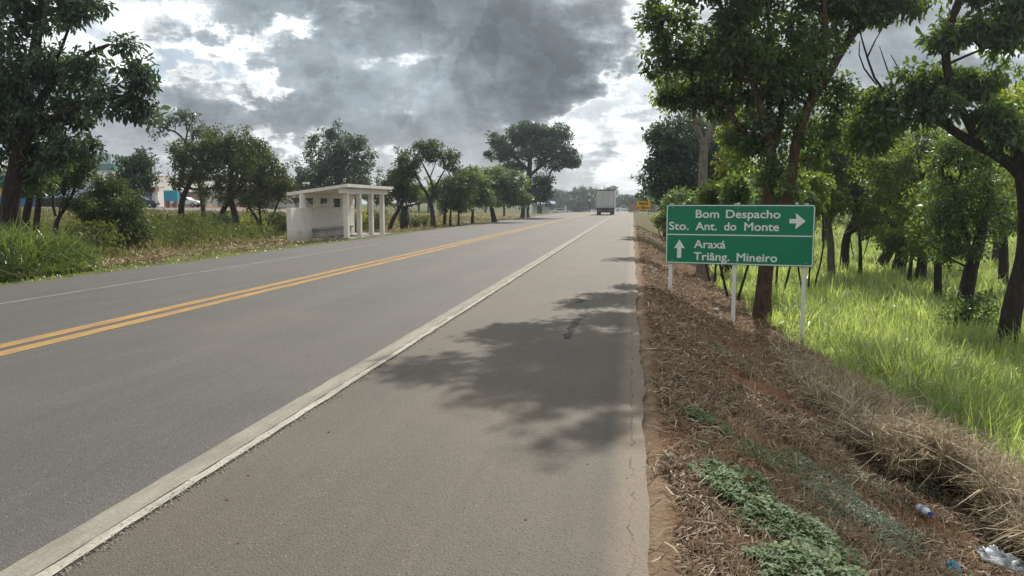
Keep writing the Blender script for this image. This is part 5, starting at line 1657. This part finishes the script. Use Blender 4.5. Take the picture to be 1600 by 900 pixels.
def car(name, label, loc, rz, paint, pickup=False):
    c = tag(empty(name, loc, rz), label, 'pickup' if pickup else 'car')
    if pickup:
        prof = [(-2.6, 0.45), (2.55, 0.45), (2.6, 0.75), (2.45, 1.0), (1.2, 1.08), (0.55, 1.68), (-0.75, 1.72), (-0.85, 1.12), (-2.6, 1.08)]
        win = [(0.98, 1.12), (0.5, 1.58), (-0.66, 1.60), (-0.70, 1.12)]
        wy = (-1.65, 1.6)
        L = 2.6
    else:
        prof = [(-2.05, 0.4), (2.0, 0.4), (2.08, 0.7), (1.85, 0.92), (0.95, 1.0), (0.3, 1.45), (-1.2, 1.48), (-1.85, 1.05), (-2.1, 0.95)]
        win = [(0.75, 1.02), (0.25, 1.38), (-1.12, 1.40), (-1.55, 1.04)]
        wy = (-1.3, 1.3)
        L = 2.05
    b = MB()
    b.prism(prof, 'x', -0.84, 0.84)
    bmesh.ops.bevel(b.bm, geom=b.bm.edges[:], offset=0.05, segments=2, affect='EDGES')
    body = b.build('body', paint, c)
    for s in (-1, 1):
        w_ = MB()
        w_.prism(win, 'x', s * 0.842, s * 0.856)
        w_.build('side_window', MAT['glass_dark'], body)
        for yy in wy:
            wheel(c, s * 0.78, yy, 0.33, 0.33, 0.2, s)
        MB().box((s * 0.6, L - 0.02, 0.72), (0.35, 0.08, 0.14), 0.02).build('headlight', MAT['sign_letter'], c)
        MB().box((s * 0.65, -L + 0.0, 0.82), (0.22, 0.08, 0.2), 0.02).build('tail_light', MAT['lamp_red'], c)
    MB().box((0, L, 0.5), (1.6, 0.12, 0.2), 0.03).build('bumper', MAT['chassis'], c)
    MB().box((0, -L - 0.01, 0.5), (1.6, 0.12, 0.2), 0.03).build('bumper', MAT['chassis'], c)
    return c


def on_ground(u, v, Y, dz=0.0):
    p = at(u, v, Y)
    return (p[0], p[1], float(gz(p[0], p[1])) + dz)


def on_road(u, v, Y):
    p = at(u, v, Y)
    return (p[0], p[1], float(dip(p[1])))


car('pickup', 'white pickup crossing the junction, just right of the truck', on_road(974, 329, 238), R_(-86), MAT['car_white'], True)
car('parked_car', 'silver hatchback on the grass far left of the truck', on_ground(877, 328, 205), R_(-80), MAT['car_silver'])
car('parked_car', 'dark car half hidden by the bush beside the red and white kiosk', on_ground(221, 322, 96, 0.22), R_(-75), MAT['car_dark'])
car('parked_car', 'white car parked before the warehouse wall behind the bent trunk', on_ground(291, 318, 106, 0.24), R_(-85), MAT['car_white'])


# ------------------------------------------------------------------ buildings and yard on the left
def bpos(u, Y):
    p = at(u, 322, Y)
    return p[0], p[1], float(gz(p[0], p[1]))


def simple_part(name, mat, parent, *boxes, bev=0.0):
    b = MB()
    for c, d in boxes:
        b.box(c, d, bev)
    return b.build(name, MAT[mat], parent)


YAWB = R_(20)
# warehouse with long grey roof
x, y, z = bpos(330, 125)
wh_ = tag(empty('warehouse', (x, y, z), YAWB), 'long low warehouse with pale grey sheet roof behind the trees', 'building')
simple_part('wall', 'wall_drab', wh_, ((0, 6, 1.7), (40, 12, 3.4)))
b = MB()
b.prism([(-0.8, 3.402), (12.8, 3.402), (12.8, 3.55), (6, 5.3), (-0.8, 3.55)], 'x', -20.6, 20.6)
b.build('roof', MAT['grey_roof'], wh_)
for xx, w_, mt in ((-15, 3, 'white_wall'), (-10, 2.4, 'wood_brown'), (-7.2, 1.6, 'dark_panel'), (-1, 4, 'white_wall'), (6, 3, 'dark_panel'), (12, 3, 'white_wall')):
    simple_part('door' if mt != 'white_wall' else 'wall_panel', mt, wh_, ((xx, -0.03, 1.35), (w_, 0.08, 2.7)))
# lower lean-to
x, y, z = bpos(262, 112)
lt = tag(empty('shed', (x, y, z + 0.1), YAWB), 'low shed with a pale sloping roof right of the utility pole', 'building')
simple_part('wall', 'wall_drab', lt, ((0, 3, 1.1), (11, 5, 2.2)))
b = MB()
b.prism([(0.0, 2.202), (6.0, 3.3), (6.0, 3.45), (0.0, 2.35)], 'x', -6, 6)
b.build('roof', MAT['grey_roof'], lt)
simple_part('door', 'dark_panel', lt, ((-2.5, 0.47, 0.95), (2.2, 0.08, 1.9)))
simple_part('window', 'glass_dark', lt, ((2.4, 0.47, 1.3), (1.6, 0.08, 0.8)))
# red and white kiosk
x, y, z = bpos(216, 104)
kk = tag(empty('kiosk', (x, y, z + 0.2), YAWB), 'white kiosk with a dark red fascia behind the round small tree', 'building')
simple_part('wall', 'white_wall', kk, ((0, 2.4, 1.1), (5.0, 4, 2.2)))
simple_part('fascia', 'red_paint', kk, ((0, 0.3, 2.45), (5.4, 0.5, 0.55)))
simple_part('roof', 'grey_roof', kk, ((0, 2.5, 2.81), (5.4, 4.6, 0.16)))
for s in (-1, 1):
    simple_part('pillar', 'white_wall', kk, ((s * 2.4, 0.3, 1.085), (0.35, 0.35, 2.17)))
simple_part('door', 'blue_slate', kk, ((1.2, 0.38, 0.95), (1.2, 0.06, 1.9)))
simple_part('window', 'glass_dark', kk, ((-1.0, 0.38, 1.3), (1.6, 0.06, 0.9)))
# office block
x, y, z = bpos(150, 190)
tw = tag(empty('office_block', (x, y, z), YAWB), 'tall white block with a green band showing above the left trees', 'building')
simple_part('wall', 'white_wall', tw, ((0, 4, 4.6), (9, 8, 9.2)))
simple_part('upper_band', 'green_band', tw, ((0, 4, 9.45), (9.4, 8.4, 0.5)), )
simple_part('green_band', 'green_band', tw, ((0, 4, 10.3), (9.2, 8.2, 1.198)))
simple_part('roof_parapet', 'light_blue', tw, ((0, 4, 12.2), (8.2, 7.6, 2.6)))
for zz in (1.6, 4.4, 7.2):
    for xx in (-3, 0, 3):
        fr = simple_part('window', 'white_wall', tw, ((xx, -0.02, zz), (1.7, 0.08, 1.3)))
        simple_part('pane', 'glass_dark', fr, ((xx, -0.065, zz), (1.45, 0.02, 1.05)))
# blue shopfront
x, y, z = bpos(40, 92)
bsf = tag(empty('shop', (x, y, z + 0.2), R_(32)), 'blue shopfront with yellow panels seen between the left trunks', 'building')
simple_part('wall', 'blue_slate', bsf, ((0, 4, 1.9), (11, 6, 3.8)))
for xx in (-5.2, -1.8, 1.6, 5.2):
    simple_part('pillar', 'blue_paint', bsf, ((xx, 0.55, 1.5), (0.6, 0.6, 3.0)))
simple_part('fascia', 'blue_paint', bsf, ((0, 0.55, 3.42), (11.2, 0.7, 0.8)))
for xx in (-3.5, -0.1, 3.4):
    pn = simple_part('shop_panel', 'yellow_paint', bsf, ((xx, 0.93, 1.9), (2.4, 0.08, 0.9)))
    simple_part('lower_panel', 'blue_paint', bsf, ((xx, 0.93, 0.8), (2.4, 0.08, 1.2)))
simple_part('roof', 'grey_roof', bsf, ((0, 3.8, 3.93), (11.6, 6.8, 0.2)))
# parked trailer
x, y, z = bpos(104, 94)
tl = tag(empty('truck_trailer', (x, y, z + 0.22), R_(28)), 'pale blue box trailer parked behind the small crooked tree', 'trailer')
simple_part('cargo_box', 'light_blue', tl, ((0, 0, 2.35), (6.8, 2.5, 2.5)), bev=0.04)
simple_part('chassis', 'chassis', tl, ((0, 0, 0.9), (6.6, 1.0, 0.36)))
simple_part('side_guard', 'dark_panel', tl, ((-0.3, -1.2, 0.8), (3.2, 0.06, 0.5)))
for xx in (-2.4, -1.3, 2.4):
    for s in (-1, 1):
        wq = MB().tube((xx, s * 1.0 - 0.14, 0.5), (xx, s * 1.0 + 0.14, 0.5), 0.5, None, 18).build('wheel', MAT['rubber'], tl)
# teal container on brick stand
x, y, z = bpos(267, 101)
tk = tag(empty('water_tank', (x, y, z + 0.15), YAWB), 'teal ribbed tank raised on a red brick stand', 'tank')
simple_part('stand', 'brick_red', tk, ((-0.5, 0.7, 0.45), (0.35, 1.0, 1.1)), ((0.5, 0.7, 0.45), (0.35, 1.0, 1.1)))
b = MB()
b.box((0, 0.7, 1.75), (1.75, 1.3, 1.45), 0.05)
for q in range(5):
    b.box((-0.7 + q * 0.35, 0.035, 1.75), (0.08, 0.05, 1.3))
b.build('tank_body', MAT['teal_paint'], tk)
# utility pole
x, y, z = bpos(246.5, 99)
up_ = tag(empty('utility_pole', (x, y, z)), 'grey utility pole with white painted foot beside the teal tank', 'pole')
MB().tube((0, 0, -0.3), (-0.22, 0, 6.4), 0.15, 0.10, 10).build('pole', MAT['concrete_grey'], up_)
MB().tube((0, 0, -0.05), (-0.075, 0, 1.9), 0.165, 0.155, 10).build('painted_foot', MAT['post_white'], up_)
MB().box((-0.2, -0.12, 6.1), (1.6, 0.1, 0.12)).build('crossarm', MAT['wood_brown'], up_)

# blue service station and neighbours far along the left side
x, y, z = bpos(836, 175)
st_ = tag(empty('service_station', (x, y, z), R_(5)), 'low blue roofed building beside the trunk of the biggest tree', 'building')
simple_part('wall', 'white_wall', st_, ((0, 3, 0.9), (6.0, 5, 1.8)))
b = MB()
b.prism([(-1.0, 1.802), (6.0, 1.802), (6.0, 2.1), (2.5, 2.7), (-1.0, 2.1)], 'x', -4.2, 4.4)
b.build('roof', MAT['blue_slate'], st_)
simple_part('door', 'dark_panel', st_, ((1.0, 0.47, 0.8), (1.0, 0.06, 1.6)))
x, y, z = bpos(834, 180)
tt = tag(empty('totem_sign', (x, y, z)), 'narrow blue mast standing behind the blue roofed building', 'mast')
simple_part('column', 'blue_paint', tt, ((0, 0, 2.2), (0.7, 0.5, 4.6)))
simple_part('head', 'light_blue', tt, ((0.2, 0, 4.2), (1.3, 0.6, 0.7)))
x, y, z = bpos(828.5, 172)
cm = tag(empty('chimney_block', (x, y, z)), 'small cream tower beside the blue mast', 'tower')
simple_part('shaft', 'concrete_white', cm, ((0, 0, 1.8), (0.7, 0.7, 3.8)))
simple_part('cap', 'concrete_grey', cm, ((0, 0, 3.75), (0.85, 0.85, 0.1)))


# white bare frame and stake on the left verge
p1, p2 = on_ground(801, 341, 83), on_ground(821.5, 340, 84)
gf = tag(empty('post_frame', p1), 'white frame of two posts and a sagging bar on the verge', 'frame')
d = Vector(p2) - Vector(p1)
h1, h2 = at(801, 317, 83)[2] - p1[2], at(821, 315, 84)[2] - p1[2]
MB().box((0, 0, h1 / 2 - 0.1), (0.12, 0.12, h1 + 0.2), 0.01).build('post', MAT['post_white'], gf)
MB().box((d.x, d.y, h2 / 2 - 0.1), (0.13, 0.13, h2 + 0.2), 0.01).build('post', MAT['post_white'], gf)
zb_ = at(801, 323, 83)[2] - p1[2]
b = MB()
A, Bm, Cc = Vector((-d.x * 0.15, -0.09, zb_)), Vector((d.x * 0.55, d.y * 0.55 - 0.09, zb_ - 0.13)), Vector((d.x * 1.15, d.y * 1.15 - 0.09, zb_ + 0.07))
b.tube(A, Bm, 0.09, 0.09, 8)
b.tube(Bm, Cc, 0.09, 0.09, 8)
b.build('sagging_bar', MAT['post_white'], gf)
p = on_ground(733.5, 349, 63.5)
sk = tag(MB().box((0, 0, 0.30), (0.13, 0.10, 0.98), 0.02).build('marker_stake', MAT['post_white']), 'short white marker stake leaning left on the verge', 'stake')
sk.location = p
sk.rotation_euler = (0, R_(-7), 0)
x, y, z = bpos(590, 78)
pp = tag(empty('street_pole', (x, y, z)), 'thin pale pole rising behind the shelter roof end', 'pole')
MB().tube((0, 0, -0.2), (0, 0, 4.3), 0.07, 0.05, 8).build('pole', MAT['post_white'], pp)
MB().box((0.0, -0.08, 4.2), (0.35, 0.1, 0.22), 0.03).build('lamp_head', MAT['post_white'], pp)


# far signs by the junction
def far_sign(u, v, Y, top, label, shape, cat='road sign'):
    p = on_ground(u, v, Y)
    o = tag(empty('road_sign', p), label, cat)
    h = at(u, top, Y)[2] - p[2]
    MB().tube((0, 0, -0.2), (0, 0, h), 0.07, 0.06, 8).build('post', MAT['metal_grey'], o)
    return o, h


o, h = far_sign(856.5, 328, 150, 312, 'dark diamond sign seen from behind with a pale crossbar', 'diamond')
MB().box((0, 0.09, h - 0.85), (1.05, 0.03, 1.05), 0.0, Matrix.Rotation(R_(45), 3, 'Y')).build('panel', MAT['dark_panel'], o)
MB().box((0, 0.03, h - 0.72), (1.15, 0.08, 0.07)).build('crossbar', MAT['metal_grey'], o)
o, h = far_sign(885, 329, 165, 317, 'dark backed sign beside the silver hatchback', 'rect')
MB().box((0.0, 0.1, h - 0.3), (0.62, 0.03, 0.6)).build('panel', MAT['dark_panel'], o)
MB().box((-0.2, -0.02, h / 2 - 0.2), (0.22, 0.06, h * 0.75)).build('marker', MAT['post_white'], o)
p = on_ground(921, 331, 170)
o = tag(empty('signal_pole', p), 'tall dark pole with two pale boxes left of the truck', 'pole')
h = at(921, 302, 170)[2] - p[2]
MB().tube((0, 0, -0.2), (0, 0, h), 0.12, 0.09, 8).build('pole', MAT['chassis'], o)
MB().box((0.0, -0.22, h - 0.25), (0.6, 0.2, 0.6), 0.03).build('upper_box', MAT['light_blue'], o)
MB().box((0.0, -0.2, h - 1.45), (0.32, 0.18, 0.5), 0.03).build('lower_box', MAT['post_white'], o)
p = on_ground(930, 328, 200)
o = tag(empty('street_lamp', p), 'slim far lamp post just left of the truck box', 'lamp post')
h = at(930, 310, 200)[2] - p[2]
MB().tube((0, 0, -0.2), (0, 0, h), 0.07, 0.05, 8).build('pole', MAT['metal_grey'], o)
MB().box((0, -0.1, h), (0.3, 0.4, 0.25), 0.04).build('lamp_head', MAT['post_white'], o)
p = on_ground(926, 329, 180)
o = tag(empty('guard_barrier', p), 'low white barrier behind the left side of the truck', 'barrier')
MB().box((0, 0, 0.42), (1.7, 0.1, 0.34), 0.02).build('beam', MAT['post_white'], o)
for s in (-1, 1):
    MB().box((s * 0.7, 0.08, 0.1), (0.12, 0.1, 0.75)).build('post', MAT['concrete_grey'], o)
p = on_ground(991.5, 328, 190)
o = tag(empty('roadside_hut', p), 'small hut with an orange red tiled roof behind the yellow sign', 'hut')
MB().box((0, 1.5, 0.45), (2.6, 2.4, 1.1)).build('wall', MAT['wall_drab'], o)
b = MB()
b.prism([(-2.0, 0.95), (2.0, 0.95), (0.6, 2.0), (-0.6, 2.0)], 'y', 0.0, 3.0)
b.build('roof', MAT['roof_red'], o)
p = on_ground(1017.5, 338, 75)
o = tag(empty('marker_post', p), 'thin white marker post on the grass right of the yellow sign', 'post')
MB().box((0, 0, 0.4), (0.09, 0.07, 1.0), 0.01).build('post', MAT['post_white'], o)
MB().box((0, -0.04, 0.78), (0.07, 0.012, 0.12)).build('reflector', MAT['red_paint'], o)

# ------------------------------------------------------------------ litter on the bank
def hit(u, v):
    """where the line of sight through a photo point meets the ground"""
    d, _ = pix_ray(u, v)
    for k in range(6000):
        t = (2 + k * 0.008) / FPX
        if d[2] * t + EYE < float(gz(d[0] * t, d[1] * t)):
            return d[0] * t, d[1] * t
    return d[0] * t, d[1] * t


x, y = hit(1443, 808)
z = float(gz(x, y))
bt = tag(empty('plastic_bottle', (x, y, z + 0.055)), 'small clear plastic bottle with a blue cap lying on the bank', 'bottle')
axis = Vector((0.10, -0.95, 0.1)).normalized()
prof = [(0.0, 0.0), (0.026, 0.004), (0.032, 0.015), (0.030, 0.06), (0.033, 0.075), (0.033, 0.13), (0.026, 0.155), (0.013, 0.175), (0.012, 0.185)]
V, Q = [], []
q_ = axis.to_track_quat('Z', 'Y')
for r, t in prof:
    for k in range(14):
        a = k / 14 * 2 * math.pi
        V.append(tuple(q_ @ Vector((r * math.cos(a), r * math.sin(a), t - 0.09))))
for j in range(len(prof) - 1):
    for k in range(14):
        Q.append((j * 14 + k, j * 14 + (k + 1) % 14, (j + 1) * 14 + (k + 1) % 14, (j + 1) * 14 + k))
link_mesh('body', np_mesh('body', V, Q), MAT['clear_plastic'], bt, True)
MB().tube(axis * 0.092, axis * 0.112, 0.0155, None, 14).build('cap', MAT['cap_blue'], bt)
MB().tube(axis * -0.02, axis * 0.035, 0.0336, None, 18).build('wrapper', MAT['label_blue'], bt)


def crumple(name, label, u, v, zz, sx_, sy_, hh, mat, seed):
    rg_ = np.random.default_rng(seed)
    x, y = hit(u, v)
    N = 26
    V, Q = [], []
    for j in range(N):
        for i in range(N):
            a, b = i / (N - 1) - .5, j / (N - 1) - .5
            px = x + a * sx_ + (vnoise(a * 9 + seed, b * 9) - .5) * 0.06 * sx_ * 4
            py = y + b * sy_ + (vnoise(a * 9, b * 9 + seed) - .5) * 0.06 * sy_ * 4
            dome = max(0.0, 1 - (2 * a) ** 2) * max(0.0, 1 - (2 * b) ** 2)
            crease = abs(fbm(a * 7 + seed, b * 7, 4) - 0.5) * 2
            V.append((float(px), float(py), float(gz(px, py)) + 0.03 + hh * dome * (0.35 + 1.1 * crease) + 0.02 * crease))
    for j in range(N - 1):
        for i in range(N - 1):
            k = j * N + i
            Q.append((k, k + 1, k + N + 1, k + N))
    V = np.array(V, float)
    c = V.mean(0)
    c[2] = V[:, 2].min()
    o = link_mesh(name, np_mesh(name, V - c, Q), mat)
    o.location = c
    md = o.modifiers.new('thick', 'SOLIDIFY')
    md.thickness = 0.003
    return tag(o, label, 'bag' if 'bag' in name else 'scrap')


crumple('plastic_bag', 'crumpled pale grey plastic bag on the straw at the bottom right', 1570, 888, -1.45, 0.36, 0.24, 0.11, MAT['bag_plastic'], 4)
crumple('plastic_scrap', 'small bright blue plastic scrap among the weeds near the bag', 1490, 894, -1.3, 0.09, 0.07, 0.05, MAT['bag_blue'], 7)
# dead brown leaf standing among the weeds
x, y = hit(1168, 776)
z = float(gz(x, y))
V = [(0, 0, 0.01), (0.026, 0.01, 0.03), (0.030, 0.0, 0.065), (0.0, 0.02, 0.09), (-0.03, 0.0, 0.06), (-0.024, 0.01, 0.03)]
o = link_mesh('dead_leaf', np_mesh('dead_leaf', V, [(0, 1, 2, 3), (0, 3, 4, 5)]), MAT['leaf_dead'])
o.location = (x, y, z + 0.05)
tag(o, 'single large brown dead leaf upright among the green weeds', 'leaf')
# pale stones on the bank and the far verge
for k, (u, v, zz, s) in enumerate([(1118, 486, -0.6, 0.07), (1108, 492, -0.55, 0.05)]):
    x, y = hit(u, v)
    b = bmesh.new()
    bmesh.ops.create_icosphere(b, subdivisions=2, radius=s)
    rs = random.Random(k)
    for vv in b.verts:
        vv.co *= rs.uniform(0.75, 1.15)
        vv.co.z *= 0.65
    me = bpy.data.meshes.new('stone')
    b.to_mesh(me)
    b.free()
    o = link_mesh('stone', me, MAT['concrete_grey'], None, True)
    o.location = (x, y, float(gz(x, y)) + s * 0.3)
    tag(o, ['larger pale stone on the brown bank below the middle signpost', 'smaller pale stone just left of the larger one below the signpost'][k], 'stone')


# ------------------------------------------------------------------ the air: thin bright haze towards the hidden sun
hm = bpy.data.materials.new('haze_air')
hm.use_nodes = True
hm.node_tree.nodes.clear()
T = NT(hm.node_tree)
ho = T.new('ShaderNodeOutputMaterial')
pv = T.new('ShaderNodeVolumePrincipled', None, Color=(0.80, 0.88, 1.0), Density=0.0005, Anisotropy=0.6)
T.l.new(pv.outputs[0], ho.inputs['Volume'])
top = max((o.matrix_world.translation.z for o in scene.objects), default=0)
hb = MB().box((0, 1350, 9.0), (1900, 3500, 26.0)).build('haze', hm)
hb['kind'] = 'stuff'
hb['label'] = 'thin pale haze in the air over the road'
hb['category'] = 'haze'
